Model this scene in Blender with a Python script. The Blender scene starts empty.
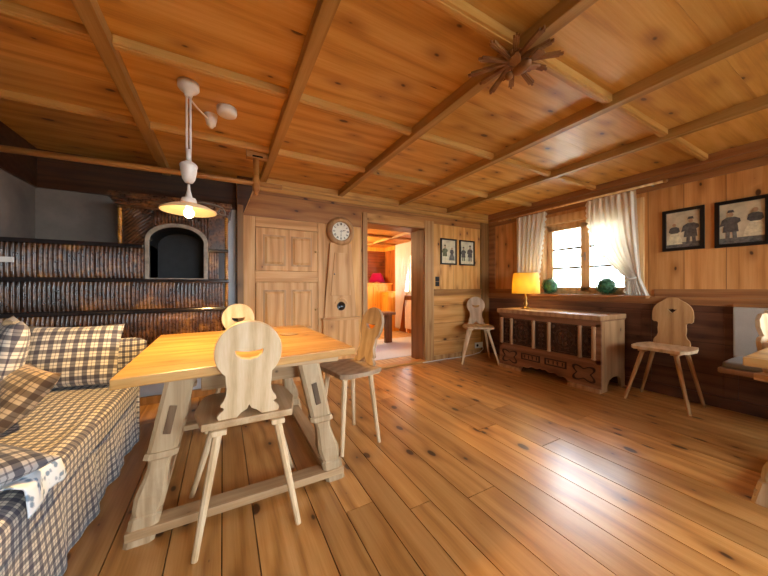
import bpy, bmesh, math, random
from mathutils import Vector, Matrix
random.seed(7)
PI = math.pi
S = bpy.context.scene
COL = S.collection

# ------------------------------------------------------------------ materials
def lin(c):
    c = c.lstrip('#')
    v = [int(c[i:i+2], 16) / 255 for i in (0, 2, 4)]
    return tuple(x / 12.92 if x <= .04045 else ((x + .055) / 1.055) ** 2.4 for x in v) + (1,)

class NT:
    def __init__(s, name):
        s.m = bpy.data.materials.new(name); s.m.use_nodes = True
        s.t = s.m.node_tree; s.t.nodes.clear()
        s.out = s.n('ShaderNodeOutputMaterial')
    def n(s, kind, **kw):
        x = s.t.nodes.new(kind)
        for k, v in kw.items(): setattr(x, k, v)
        return x
    def l(s, a, b): s.t.links.new(a, b)
    def put(s, sock, v):
        if hasattr(v, 'is_output'): s.l(v, sock)
        else: sock.default_value = v
    def math(s, op, a, b=None, c=None, clamp=False):
        x = s.n('ShaderNodeMath', operation=op); x.use_clamp = clamp
        s.put(x.inputs[0], a)
        if b is not None: s.put(x.inputs[1], b)
        if c is not None: s.put(x.inputs[2], c)
        return x.outputs[0]
    def mix(s, f, a, b, blend='MIX'):
        x = s.n('ShaderNodeMix', data_type='RGBA', blend_type=blend)
        s.put(x.inputs[0], f); s.put(x.inputs[6], a); s.put(x.inputs[7], b)
        return x.outputs[2]
    def comb(s, a, b, c):
        x = s.n('ShaderNodeCombineXYZ')
        for i, v in enumerate((a, b, c)): s.put(x.inputs[i], v)
        return x.outputs[0]
    def noise(s, vec, scale, detail=4, rough=.55, dist=0, out=0):
        x = s.n('ShaderNodeTexNoise'); s.l(vec, x.inputs['Vector'])
        x.inputs['Scale'].default_value = scale; x.inputs['Detail'].default_value = detail
        x.inputs['Roughness'].default_value = rough; x.inputs['Distortion'].default_value = dist
        return x.outputs[out]
    def ramp(s, f, stops, interp='LINEAR'):
        x = s.n('ShaderNodeValToRGB'); x.color_ramp.interpolation = interp
        e = x.color_ramp.elements
        while len(e) < len(stops): e.new(.5)
        for i, (p, c) in enumerate(stops): e[i].position = p; e[i].color = c
        s.l(f, x.inputs[0]); return x.outputs[0]
    def smooth(s, v, a, b, lo=0., hi=1.):
        x = s.n('ShaderNodeMapRange', interpolation_type='SMOOTHSTEP'); s.l(v, x.inputs[0])
        for i, q in enumerate((a, b, lo, hi)): x.inputs[i+1].default_value = q
        return x.outputs[0]
    def bump(s, h, strength, dist=.002):
        x = s.n('ShaderNodeBump'); s.l(h, x.inputs['Height'])
        x.inputs['Strength'].default_value = strength; x.inputs['Distance'].default_value = dist
        return x.outputs[0]
    def bsdf(s, col, rough=.5, normal=None, metallic=0, spec=.5, coat=0, coat_rough=.1, sheen=0, emit=None, estr=0):
        b = s.n('ShaderNodeBsdfPrincipled')
        s.put(b.inputs['Base Color'], col); s.put(b.inputs['Roughness'], rough)
        b.inputs['Metallic'].default_value = metallic
        b.inputs['Specular IOR Level'].default_value = spec
        b.inputs['Coat Weight'].default_value = coat; b.inputs['Coat Roughness'].default_value = coat_rough
        b.inputs['Sheen Weight'].default_value = sheen
        if normal is not None: s.l(normal, b.inputs['Normal'])
        if emit is not None:
            b.inputs['Emission Color'].default_value = emit; b.inputs['Emission Strength'].default_value = estr
        s.l(b.outputs[0], s.out.inputs[0]); return b

def wood(name, dark, mid, light, grain='Z', across=None, plank=0., rough=.5, knots=.5, ring=1., coat=0, spec=.4,
         fine=1., knotcol='#3a2012', tone=.18, attr=False, coat_rough=.12, bump=.25, stain=0.):
    t = NT(name)
    tc = t.n('ShaderNodeTexCoord'); sp = t.n('ShaderNodeSeparateXYZ'); t.l(tc.outputs['Object'], sp.inputs[0])
    ax = {'X': sp.outputs[0], 'Y': sp.outputs[1], 'Z': sp.outputs[2]}
    rest = [k for k in 'XYZ' if k != grain]
    if across is None: across = rest[0]
    g, a = ax[grain], ax[across]
    b = ax[[k for k in rest if k != across][0]]
    rnd = t.n('ShaderNodeObjectInfo').outputs['Random']
    seam = None
    if attr:
        at = t.n('ShaderNodeAttribute'); at.attribute_name = 'rnd'
        r1 = at.outputs['Fac']
    elif plank > 0:
        q = t.math('DIVIDE', a, plank); idx = t.math('FLOOR', q); fr = t.math('SUBTRACT', q, idx)
        wn = t.n('ShaderNodeTexWhiteNoise', noise_dimensions='1D'); t.l(idx, wn.inputs['W'])
        r1 = wn.outputs['Value']
        dd = t.math('MULTIPLY', t.math('MINIMUM', fr, t.math('SUBTRACT', 1., fr)), plank)
        seam = t.smooth(dd, .0008, .003, 1., 0.)
    else: r1 = rnd
    r2 = t.math('FRACT', t.math('MULTIPLY', r1, 7.31))
    g2 = t.math('ADD', g, t.math('MULTIPLY', r1, 37.))
    a2 = t.math('ADD', a, t.math('MULTIPLY', r2, 11.))
    # gentle waviness of the fibre and swirl round knots
    v0 = t.comb(t.math('MULTIPLY', g2, .45), t.math('MULTIPLY', a2, 3.2), t.math('MULTIPLY', b, 3.))
    low = t.noise(v0, 1., 3, .5)
    # knots
    flat = attr or plank > 0
    wob = t.math('MULTIPLY', t.math('SUBTRACT', low, .5), .5)
    vk = t.comb(t.math('ADD', t.math('MULTIPLY', g2, 2.6), wob), t.math('ADD', t.math('MULTIPLY', a2, 5.), wob), 0. if flat else t.math('MULTIPLY', b, 3.))
    vo = t.n('ShaderNodeTexVoronoi', voronoi_dimensions='2D' if flat else '3D'); t.l(vk, vo.inputs['Vector']); vo.inputs['Scale'].default_value = 1.
    kd = vo.outputs['Distance']
    ks = t.n('ShaderNodeSeparateColor'); t.l(vo.outputs['Color'], ks.inputs[0])
    krad = t.math('SUBTRACT', t.math('MULTIPLY', ks.outputs[0], .19 * knots), .035 * knots) if flat else t.math('MULTIPLY', ks.outputs[0], .17 * knots + .01)
    kn = t.math('SUBTRACT', kd, krad)
    on = t.smooth(ks.outputs[0], .2, .4)
    kmask = t.smooth(kn, -.03, .012, 1., 0.)
    khalo = t.smooth(kd, .0, .5, 1., 0.)
    # growth rings
    ph = t.math('ADD', t.math('MULTIPLY', a2, 34. * ring), t.math('MULTIPLY', low, 9.))
    ph = t.math('ADD', ph, t.math('MULTIPLY', khalo, 1.2 * knots))
    ph = t.math('ADD', ph, t.math('MULTIPLY', b, 15.))
    rg = t.math('MULTIPLY_ADD', t.math('SINE', t.math('MULTIPLY', ph, 2.2)), .5, .5)
    rg = t.math('POWER', rg, 1.6)
    vf = t.comb(t.math('MULTIPLY', g2, 3.), t.math('MULTIPLY', a2, 120. * fine), t.math('MULTIPLY', b, 120. * fine))
    fi = t.noise(vf, 1., 3, .6)
    vm = t.comb(t.math('MULTIPLY', g2, 1.5), t.math('MULTIPLY', a2, 26.), t.math('MULTIPLY', b, 26.))
    me = t.noise(vm, 1., 4, .6)
    f = t.math('ADD', t.math('MULTIPLY', rg, .19), t.math('ADD', t.math('MULTIPLY', fi, .3), t.math('MULTIPLY', me, .5)))
    col = t.ramp(f, [(.24, lin(light)), (.52, lin(mid)), (.84, lin(dark))])
    tn = t.math('MULTIPLY_ADD', t.math('SUBTRACT', r2, .5), 2 * tone, 1.)
    tv = t.n('ShaderNodeCombineColor')
    for i in range(3): t.l(tn, tv.inputs[i])
    col = t.mix(1., col, tv.outputs[0], 'MULTIPLY')
    if knots > 0:
        col = t.mix(t.math('MULTIPLY', t.math('MULTIPLY', t.math('POWER', khalo, 3.), on), .75), col, lin(dark))
        col = t.mix(t.math('MULTIPLY', kmask, .88), col, lin(knotcol))
    if stain > 0:
        wv = t.comb(t.math('MULTIPLY', g2, 4.), t.math('MULTIPLY', a, 9.), t.math('MULTIPLY', b, 9.))
        st = t.smooth(t.noise(wv, 1., 5, .65), .5, .72)
        col = t.mix(t.math('MULTIPLY', st, stain), col, lin(dark))
    h = t.math('ADD', t.math('MULTIPLY', rg, .4), t.math('MULTIPLY', fi, .6))
    if seam is not None:
        col = t.mix(t.math('MULTIPLY', seam, .75), col, lin('#24130a'))
        h = t.math('SUBTRACT', h, t.math('MULTIPLY', seam, 3.))
    ro = t.math('ADD', t.math('MULTIPLY', me, .2), rough - .1)
    t.bsdf(col, ro, t.bump(h, bump, .0015), spec=spec, coat=coat, coat_rough=coat_rough)
    return t.m

def plain(name, c, rough=.5, metallic=0, spec=.5, var=.06, scale=12., bump=0., emit=None, estr=0, coat=0):
    t = NT(name); tc = t.n('ShaderNodeTexCoord')
    n = t.noise(tc.outputs['Object'], scale, 4, .6)
    L = lin(c); d = tuple(x * (1 - 2.2 * var) for x in L[:3]) + (1,); h = tuple(min(1, x * (1 + 2 * var)) for x in L[:3]) + (1,)
    col = t.ramp(n, [(.3, d), (.7, h)])
    nb = t.bump(n, bump, .004) if bump else None
    t.bsdf(col, rough, nb, metallic, spec, coat=coat, emit=(lin(emit) if emit else None), estr=estr)
    return t.m

def checked(name, base, c1, c2, p=.056, rough=.9):
    t = NT(name); uv = t.n('ShaderNodeUVMap'); sp = t.n('ShaderNodeSeparateXYZ'); t.l(uv.outputs[0], sp.inputs[0])
    def band(s_, w0, w1, off=0.):
        fr = t.math('FRACT', t.math('ADD', t.math('DIVIDE', s_, p), off + 100.))
        d = t.math('ABSOLUTE', t.math('SUBTRACT', fr, .5))
        return t.smooth(d, w0, w1, 1., 0.)
    u, v = sp.outputs[0], sp.outputs[1]
    A = t.math('MAXIMUM', band(u, .2, .23), t.math('MULTIPLY', band(u, .03, .05, .5), .7))
    B = t.math('MAXIMUM', band(v, .2, .23), t.math('MULTIPLY', band(v, .03, .05, .5), .7))
    th = t.noise(uv.outputs[0], 700., 2, .5)
    col = t.mix(t.math('MULTIPLY', A, .74), lin(base), lin(c1))
    col = t.mix(t.math('MULTIPLY', B, .74), col, lin(c2))
    col = t.mix(t.math('MULTIPLY', th, .22), col, lin('#141420'))
    t.bsdf(col, rough, t.bump(th, .25, .001), spec=.15, sheen=.2)
    return t.m

def glaze(name):
    t = NT(name); tc = t.n('ShaderNodeTexCoord'); rnd = t.n('ShaderNodeObjectInfo').outputs['Random']
    mp = t.n('ShaderNodeVectorMath', operation='ADD'); t.l(tc.outputs['Object'], mp.inputs[0])
    t.l(t.comb(t.math('MULTIPLY', rnd, 13.), 0., t.math('MULTIPLY', rnd, 5.)), mp.inputs[1])
    n1 = t.noise(mp.outputs[0], 7., 5, .62, .6); n2 = t.noise(mp.outputs[0], 42., 3, .6)
    f = t.math('ADD', t.math('MULTIPLY', n1, .75), t.math('MULTIPLY', n2, .3))
    f = t.math('ADD', f, t.math('MULTIPLY', t.math('SUBTRACT', rnd, .5), .14))
    col = t.ramp(f, [(.34, lin('#180d07')), (.48, lin('#38200f')), (.58, lin('#5e3819')), (.7, lin('#986630')), (.84, lin('#c4a064'))])
    t.bsdf(col, t.math('MULTIPLY_ADD', n2, .18, .2), t.bump(n2, .12, .0015), spec=.55, coat=.25, coat_rough=.12)
    return t.m

def fabric(name, c, trans=0., rough=.9, scale=500., c2=None):
    t = NT(name); tc = t.n('ShaderNodeTexCoord'); n = t.noise(tc.outputs['Object'], scale, 2, .5); m = t.noise(tc.outputs['Object'], 14., 3, .5)
    L = lin(c); D = lin(c2) if c2 else tuple(x * .8 for x in L[:3]) + (1,)
    col = t.mix(t.math('ADD', t.math('MULTIPLY', n, .5), t.math('MULTIPLY', m, .4)), L, D)
    b = t.bsdf(col, rough, t.bump(n, .3, .001), spec=.15, sheen=.15)
    if trans:
        tr = t.n('ShaderNodeBsdfTranslucent'); t.l(col, tr.inputs[0])
        mx = t.n('ShaderNodeMixShader'); mx.inputs[0].default_value = trans
        t.l(b.outputs[0], mx.inputs[1]); t.l(tr.outputs[0], mx.inputs[2]); t.l(mx.outputs[0], t.out.inputs[0])
    return t.m

def pane_mat(name):
    t = NT(name); tr = t.n('ShaderNodeBsdfTransparent'); tr.inputs[0].default_value = (.97, .98, .98, 1)
    gl = t.n('ShaderNodeBsdfGlossy'); gl.inputs['Roughness'].default_value = .02
    fr = t.n('ShaderNodeFresnel'); fr.inputs[0].default_value = 1.45
    mx = t.n('ShaderNodeMixShader'); t.l(t.math('MULTIPLY', fr.outputs[0], .8), mx.inputs[0])
    t.l(tr.outputs[0], mx.inputs[1]); t.l(gl.outputs[0], mx.inputs[2]); t.l(mx.outputs[0], t.out.inputs[0])
    return t.m

def leafprint(name):
    t = NT(name); uv = t.n('ShaderNodeUVMap')
    vo = t.n('ShaderNodeTexVoronoi'); t.l(uv.outputs[0], vo.inputs['Vector']); vo.inputs['Scale'].default_value = 42.
    n = t.noise(uv.outputs[0], 60., 3, .6)
    f = t.math('ADD', vo.outputs['Distance'], t.math('MULTIPLY', n, .5))
    col = t.ramp(f, [(.5, lin('#8095ac')), (.68, lin('#e4ebf2'))])
    t.bsdf(col, .85, spec=.2); return t.m

M = {}
M['floor'] = wood('floor_pine', '#845024', '#bc8444', '#d4a062', 'Y', 'X', rough=.34, knots=.75, ring=.7, spec=.5, attr=True, tone=.2, coat=.35, coat_rough=.26, bump=.12)
M['ceil'] = wood('ceiling_pine', '#98642a', '#ca9444', '#deb068', 'X', 'Y', rough=.42, knots=.6, ring=.5, attr=True, tone=.12, coat=.12, coat_rough=.3, bump=.15, knotcol='#4a2a14')
M['beam'] = wood('ceiling_batten_pine', '#805a2c', '#a67c42', '#be985c', 'Y', rough=.5, knots=.35, ring=1., tone=.06)
M['batten'] = wood('cross_batten_pine', '#94632c', '#c08c44', '#d2a662', 'X', rough=.5, knots=.35, ring=1., tone=.06)
M['wallv'] = wood('wall_pine_upright', '#a0652c', '#d09850', '#e2b06c', 'Z', 'X', plank=.26, rough=.46, knots=.55, ring=.6, tone=.1)
M['wallvy'] = wood('window_wall_pine_upright', '#965e2c', '#c88a4c', '#dca468', 'Z', 'Y', plank=.27, rough=.46, knots=.55, ring=.6, tone=.1)
M['wallh'] = wood('wall_pine_level', '#905c2a', '#c48c4a', '#d8a668', 'X', 'Z', plank=.27, rough=.48, knots=.6, ring=.6, tone=.1)
M['darkh'] = wood('window_wall_dado_wood', '#412518', '#603a28', '#785036', 'Y', 'Z', plank=.28, rough=.45, knots=.4, ring=.6, tone=.1)  # darker than the boards above: backlit shade put into the colour
M['railx'] = wood('rail_wood_along_back', '#724a22', '#966634', '#ae7e48', 'X', 'Z', rough=.45, knots=.25, tone=.05)
M['raily'] = wood('rail_wood_along_windows', '#6e4426', '#966238', '#b07c4c', 'Y', 'Z', rough=.45, knots=.25, tone=.05)
M['casing'] = wood('door_casing_wood', '#80562e', '#ac804c', '#c49a68', 'Z', 'X', rough=.5, knots=.3, tone=.05)
M['casingd'] = wood('post_wood', '#5e4020', '#805a2e', '#986f42', 'Z', 'X', rough=.5, knots=.3, tone=.05)
M['frieze'] = wood('frieze_wood', '#764822', '#9c6632', '#b68044', 'X', 'Z', plank=.3, rough=.5, knots=.5, ring=.6, tone=.06)
M['darkband'] = wood('old_dark_boards', '#2e190c', '#452813', '#5a371d', 'X', 'Z', plank=.12, rough=.5, knots=.3, tone=.1)
M['cup'] = wood('stripped_pine_upright', '#98622f', '#c89256', '#deb078', 'Z', 'X', rough=.55, knots=.5, ring=.8, tone=.06)
M['cuph'] = wood('stripped_pine_level', '#98622f', '#c89256', '#deb078', 'X', 'Z', rough=.55, knots=.4, ring=.8, tone=.06)
M['chair'] = wood('bleached_chair_wood', '#b08c60', '#d8b98e', '#ead2ae', 'Z', 'X', rough=.55, knots=.18, ring=1.1, tone=.06, fine=1.2)
M['seat'] = wood('bleached_seat_wood', '#967450', '#b8966c', '#cdb08a', 'Y', 'X', rough=.5, knots=.18, ring=1.1, tone=.06)
M['chairgrey'] = wood('weathered_chair_wood', '#7c6247', '#a08466', '#b89e80', 'Z', 'X', rough=.55, knots=.2, ring=1.1, tone=.05)
M['chairtan'] = wood('honey_chair_wood', '#8c6138', '#b18453', '#c89e6c', 'Z', 'X', rough=.5, knots=.3, ring=.9, tone=.05)
M['ttop'] = wood('table_top_wood', '#9c6a32', '#c4914f', '#d9ac6c', 'X', 'Y', plank=.3, rough=.36, knots=.5, ring=.7, tone=.08, coat=.2, coat_rough=.25, stain=.3)
M['tleg'] = wood('worn_table_wood', '#8a6e4c', '#b39772', '#cfb794', 'Z', 'X', rough=.65, knots=.3, ring=.9, tone=.06, stain=.35)
M['tlegx'] = wood('worn_table_board', '#8f6c44', '#b8946a', '#d2b48a', 'X', 'Y', rough=.6, knots=.35, ring=.8, tone=.06, stain=.25)
M['tlegy'] = wood('worn_table_side_board', '#8f6c44', '#b8946a', '#d2b48a', 'Y', 'X', rough=.6, knots=.35, ring=.8, tone=.06, stain=.25)
M['peg'] = wood('dark_wedge_wood', '#4e3b28', '#6b523a', '#80664a', 'Z', rough=.6, knots=0)
M['chestl'] = wood('chest_light_wood', '#7c5636', '#a37a52', '#bd946a', 'Z', 'Y', rough=.45, knots=.3, tone=.05)
M['chestf'] = wood('chest_frame_wood', '#5c3a24', '#83583a', '#9c7050', 'Y', 'Z', rough=.42, knots=.2, tone=.05)
M['chestd'] = wood('chest_carved_dark_wood', '#1f100b', '#331c13', '#44281b', 'Z', 'Y', rough=.45, knots=0, tone=.05)
M['chestm'] = wood('chest_carved_motif_wood', '#2a160d', '#45291a', '#5a3a26', 'Z', 'Y', rough=.42, knots=0, tone=.05)
M['orn'] = wood('ornament_wood', '#623c20', '#86582f', '#a17242', 'X', rough=.5, knots=.1, tone=.06)
M['rod'] = wood('rod_wood', '#7c4d20', '#a06a30', '#b78345', 'X', rough=.5, knots=.2, tone=.05)
M['window_wood'] = wood('window_frame_wood', '#b8824c', '#dcae74', '#ecc692', 'Z', 'Y', rough=.4, knots=.15, tone=.05)
M['orange'] = wood('orange_varnished_pine', '#c67c24', '#e4a23c', '#f0b858', 'Z', 'X', rough=.35, knots=.4, ring=.8, tone=.06)
M['orangec'] = wood('next_room_ceiling_pine', '#b0691f', '#cf8a35', '#e0a450', 'X', 'Y', plank=.3, rough=.45, knots=.5, ring=.6, tone=.1)
M['logs'] = wood('next_room_dark_boards', '#4a2410', '#70391a', '#8a4c24', 'X', 'Z', plank=.22, rough=.5, knots=.4, tone=.14)
M['red_wall'] = wood('next_room_wall_pine', '#8c4a1a', '#b06426', '#c67c38', 'Z', 'Y', plank=.25, rough=.45, knots=.5, tone=.1)
M['brownpost'] = wood('brown_furniture_wood', '#4a2e1a', '#684428', '#7d5636', 'Z', rough=.45, knots=.1)
M['benchw'] = wood('bench_edge_wood', '#6c4a32', '#8e6a4c', '#a58262', 'Y', 'Z', rough=.45, knots=.2, tone=.05)
M['shadeplaster'] = plain('shade_grey_plaster', '#7d7268', .9, var=.09, scale=4., bump=.3, spec=.15)  # same plaster as the white one, greyed to paint in the dim side
M['plaster'] = plain('daylit_plaster', '#dcdcdc', .9, var=.03, scale=5., bump=.2, spec=.2)  # bright copy for the strip and plinth that catch daylight
M['dark'] = plain('dark_gap', '#120b06', .9, spec=.1)
M['soot'] = plain('sooty_iron', '#0b0c0e', .6, var=.35, scale=14., bump=.6)
M['stone'] = plain('niche_frame_metal', '#8a8070', .45, var=.18, scale=20., bump=.3)
M['ledge'] = plain('dark_glazed_ledge', '#1c1718', .18, var=.2, scale=9., spec=.6, coat=.4)
M['glaze'] = glaze('brown_stove_glaze')
M['amber'] = plain('amber_glaze', '#a4702a', .2, var=.3, scale=18., coat=.4)
M['porc'] = plain('white_porcelain', '#e6dcd2', .3, var=.02, spec=.5, coat=.2)
M['cream'] = fabric('unused_cream', '#eee2cc')
M['brass'] = plain('aged_brass', '#a88548', .3, metallic=.9, var=.1)
M['chrome'] = plain('window_handle_metal', '#b8b4ac', .3, metallic=.9)
M['iron'] = plain('grey_metal', '#6f6a62', .4, metallic=.7)
M['black'] = plain('black_frame_paint', '#15110f', .35, var=.1)
M['plastic_dark'] = plain('dark_switch_plastic', '#2c231f', .4)
M['plastic_white'] = plain('white_plastic', '#e4e0d8', .45, var=.02)
M['paper'] = plain('aged_print_paper', '#c9b795', .8, var=.12, scale=9.)
M['paperl'] = plain('pale_print_paper', '#cfc8a8', .8, var=.12, scale=9.)
M['ink'] = plain('dark_ink', '#5c544c', .8, var=.2, scale=40.)
M['inkgrey'] = plain('grey_ink', '#6d665c', .8, var=.2, scale=40.)
M['inkcream'] = plain('cream_ink', '#d8cba4', .8, var=.1, scale=40.)
M['inkgreen'] = plain('green_grey_ink', '#6a6c50', .8, var=.25, scale=40.)
M['skin_ink'] = plain('face_ink', '#b08a68', .8)
M['dial'] = plain('clock_dial_enamel', '#ece6d2', .3, var=.03, coat=.3)
M['lens'] = plain('dark_glass', '#0c0b0d', .08, spec=.8)
M['leaf'] = plain('topiary_green', '#3f7a4c', .5, var=.3, scale=30.)
M['leafd'] = plain('topiary_core', '#1d3b24', .8, var=.3, scale=30.)
M['grass'] = plain('meadow', '#8d8d80', .9, var=.1, scale=.5)
M['chk'] = checked('checked_sofa_cloth', '#dbd2c2', '#1f2448', '#2c2a44', .038)
M['chkb'] = checked('checked_pillow_cloth', '#dcd6cb', '#1e2448', '#2d2a40', .056)
M['chkbr'] = checked('brown_checked_cloth', '#cdb491', '#2c2230', '#4a3528', .06)
M['chkn'] = checked('navy_checked_cloth', '#b9b3b0', '#141a36', '#1a1d34', .05)
M['leafcloth'] = leafprint('leaf_printed_cloth')
M['curtain'] = fabric('cream_curtain_cloth', '#fbf6ec', .45, c2='#f2eadc')
M['curtain2'] = fabric('white_net_curtain', '#f2e6e2', .22)
M['grey_uph'] = fabric('grey_bench_cloth', '#b8afa2', 0, c2='#938a7e', scale=260.)
M['cushion'] = fabric('greige_cushion_cloth', '#948b7c', 0, c2='#776f62')
M['rug'] = fabric('pale_rug', '#c9ccd2', 0, scale=200.)
M['glass'] = pane_mat('window_glass')
M['shade_yellow'] = fabric('lamp_shade_yellow', '#fbdc70', .5, c2='#f4d060')
M['shade_red'] = fabric('lamp_shade_red', '#b01058', .4, c2='#980c4c')
M['opal'] = fabric('pendant_shade_cream', '#f0dcb4', .3, rough=.3)
M['bulb'] = plain('lit_bulb', '#ffe0a8', .3, emit='#ffdca0', estr=9.)
M['radiator'] = plain('radiator_white', '#e6d2cc', .4, var=.02)

FABRICS = {'chk', 'chkb', 'chkbr', 'chkn', 'leafcloth'}

# ------------------------------------------------------------------ mesh helper
class P:
    def __init__(s): s.bm = bmesh.new()
    def box(s, x0, x1, y0, y1, z0, z1, mat=None):
        vs = [s.bm.verts.new((x, y, z)) for z in (z0, z1) for y in (y0, y1) for x in (x0, x1)]
        if mat is not None:
            for v in vs: v.co = mat @ v.co
        for f in ((0, 2, 3, 1), (4, 5, 7, 6), (0, 1, 5, 4), (2, 6, 7, 3), (0, 4, 6, 2), (1, 3, 7, 5)):
            s.bm.faces.new([vs[i] for i in f])
        return s
    def hexa(s, bot, top):
        vs = [s.bm.verts.new(p) for p in list(bot) + list(top)]; n = len(bot)
        s.bm.faces.new(vs[:n][::-1]); s.bm.faces.new(vs[n:])
        for i in range(n):
            j = (i + 1) % n; s.bm.faces.new((vs[i], vs[j], vs[n+j], vs[n+i]))
        return s
    def lathe(s, prof, seg=24, mat=None, cap=True):
        rings = []
        for r, z in prof:
            if r < 1e-5: rings.append([s.bm.verts.new((0, 0, z))])
            else: rings.append([s.bm.verts.new((r*math.cos(2*PI*i/seg), r*math.sin(2*PI*i/seg), z)) for i in range(seg)])
        for A, B in zip(rings, rings[1:]):
            for i in range(seg):
                j = (i+1) % seg
                if len(A) == 1 and len(B) == 1: continue
                if len(A) == 1: s.bm.faces.new((A[0], B[j], B[i]))
                elif len(B) == 1: s.bm.faces.new((A[i], A[j], B[0]))
                else: s.bm.faces.new((A[i], A[j], B[j], B[i]))
        if cap:
            if len(rings[0]) > 1: s.bm.faces.new(rings[0][::-1])
            if len(rings[-1]) > 1: s.bm.faces.new(rings[-1])
        if mat is not None:
            for R in rings:
                for v in R: v.co = mat @ v.co
        return s
    def tube(s, pts, rad, seg=10, cap=True):
        pts = [Vector(p) for p in pts]; n = len(pts)
        if not hasattr(rad, '__len__'): rad = [rad] * n
        rings = []; up = None
        for i, p in enumerate(pts):
            d = (pts[min(i+1, n-1)] - pts[max(i-1, 0)]).normalized()
            if up is None:
                up = Vector((0, 0, 1)) if abs(d.z) < .9 else Vector((1, 0, 0))
            a = d.cross(up)
            if a.length < 1e-4: a = d.cross(Vector((0, 1, 0)))
            a.normalize(); b = a.cross(d).normalized(); up = b
            rings.append([s.bm.verts.new(p + rad[i]*(math.cos(2*PI*k/seg)*a + math.sin(2*PI*k/seg)*b)) for k in range(seg)])
        for A, B in zip(rings, rings[1:]):
            for i in range(seg):
                j = (i+1) % seg; s.bm.faces.new((A[i], A[j], B[j], B[i]))
        if cap: s.bm.faces.new(rings[0][::-1]); s.bm.faces.new(rings[-1])
        return s
    def prism(s, outline, depth, mat, holes=()):
        """outline in (x, z); extruded along +y by depth; then mat applied"""
        tb = bmesh.new(); edges = []
        for loop in [outline] + list(holes):
            vs = [tb.verts.new((x, 0, z)) for x, z in loop]
            edges += [tb.edges.new((vs[i], vs[(i+1) % len(vs)])) for i in range(len(vs))]
        bmesh.ops.triangle_fill(tb, edges=edges, use_beauty=True, use_dissolve=False)
        r = bmesh.ops.extrude_face_region(tb, geom=tb.faces[:])
        for v in [g for g in r['geom'] if isinstance(g, bmesh.types.BMVert)]: v.co.y += depth
        bmesh.ops.recalc_face_normals(tb, faces=tb.faces[:])
        bmesh.ops.dissolve_limit(tb, angle_limit=.01, verts=tb.verts[:], edges=tb.edges[:]) if not holes else None
        mp = {}
        for v in tb.verts: mp[v] = s.bm.verts.new(mat @ v.co)
        for f in tb.faces: s.bm.faces.new([mp[v] for v in f.verts])
        tb.free(); return s
    def sphere(s, c, r, seg=16, rings=10, sc=(1, 1, 1)):
        pr = [(max(0, math.sin(PI*i/rings))*1., -math.cos(PI*i/rings)) for i in range(rings+1)]
        pr[0] = (0, -1); pr[-1] = (0, 1)
        return s.lathe(pr, seg, Matrix.Translation(c) @ Matrix.Diagonal((r*sc[0], r*sc[1], r*sc[2], 1)), cap=False)
    def grid(s, fn, nu, nv, thick=None):
        vs = [[s.bm.verts.new(fn(i/nu, j/nv)) for i in range(nu+1)] for j in range(nv+1)]
        for j in range(nv):
            for i in range(nu): s.bm.faces.new((vs[j][i], vs[j][i+1], vs[j+1][i+1], vs[j+1][i]))
        return s
    def done(s, name, mat, parent=None, bev=0., smooth=False, seg=2, loc=None, uvset=None, recalc=True, solid=0.):
        bm = s.bm
        if recalc: bmesh.ops.recalc_face_normals(bm, faces=bm.faces[:])
        if bev > 0:
            ed = [e for e in bm.edges if len(e.link_faces) == 2 and e.calc_face_angle(0) > .5]
            bmesh.ops.bevel(bm, geom=ed, offset=bev, segments=seg, profile=.6, affect='EDGES', clamp_overlap=True)
        if mat in FABRICS:
            uvl = bm.loops.layers.uv.new('UVMap')
            for f in bm.faces:
                n = f.normal
                k = max(range(3), key=lambda i: abs(n[i]))
                for lp in f.loops:
                    c = lp.vert.co
                    if uvset: lp[uvl].uv = uvset(c)
                    else: lp[uvl].uv = ((c.y, c.z), (c.x, c.z), (c.x, c.y))[k]
        me = bpy.data.meshes.new(name); bm.to_mesh(me); bm.free()
        me.materials.append(M[mat])
        if smooth:
            for p in me.polygons: p.use_smooth = True
        o = bpy.data.objects.new(name, me); COL.objects.link(o)
        if parent is not None: o.parent = parent
        if loc is not None: o.location = loc
        if smooth == 'auto':
            md = o.modifiers.new('wn', 'WEIGHTED_NORMAL') if False else None
        if solid:
            md = o.modifiers.new('thickness', 'SOLIDIFY'); md.thickness = solid; md.offset = 0
        return o

def tag(o, label, cat, group=None):
    o['label'] = label; o['category'] = cat
    if group: o['group'] = group
    return o
def thing(name, label, cat, loc=(0, 0, 0), rz=0., group=None):
    o = bpy.data.objects.new(name, None); COL.objects.link(o); o.empty_display_size = .1
    o.location = loc; o.rotation_euler = (0, 0, rz)
    return tag(o, label, cat, group)
def struct(o):
    o['kind'] = 'structure'; return o
TRIM = [0]
def trim(p, mat, **k):
    TRIM[0] += 1
    return struct(p.done('trim_%d' % TRIM[0], mat, **k))
def bx(*a): return P().box(*a)
I4 = Matrix.Identity(4)
def T(x, y, z): return Matrix.Translation((x, y, z))
def RX(a): return Matrix.Rotation(a, 4, 'X')
def RY(a): return Matrix.Rotation(a, 4, 'Y')
def RZ(a): return Matrix.Rotation(a, 4, 'Z')
def copy_tree(o):
    c = o.copy(); COL.objects.link(c)
    for ch in list(o.children):
        k = ch.copy(); COL.objects.link(k); k.parent = c
        for g in list(ch.children):
            q = g.copy(); COL.objects.link(q); q.parent = k
    return c

# ------------------------------------------------------------------ the room
XL, XW, YW, YR, ZC = -1.39, 3.88, 3.45, -2.4, 2.24
ZT = ZC+.045
YA = 3.6            # plaster wall behind the stove
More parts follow.
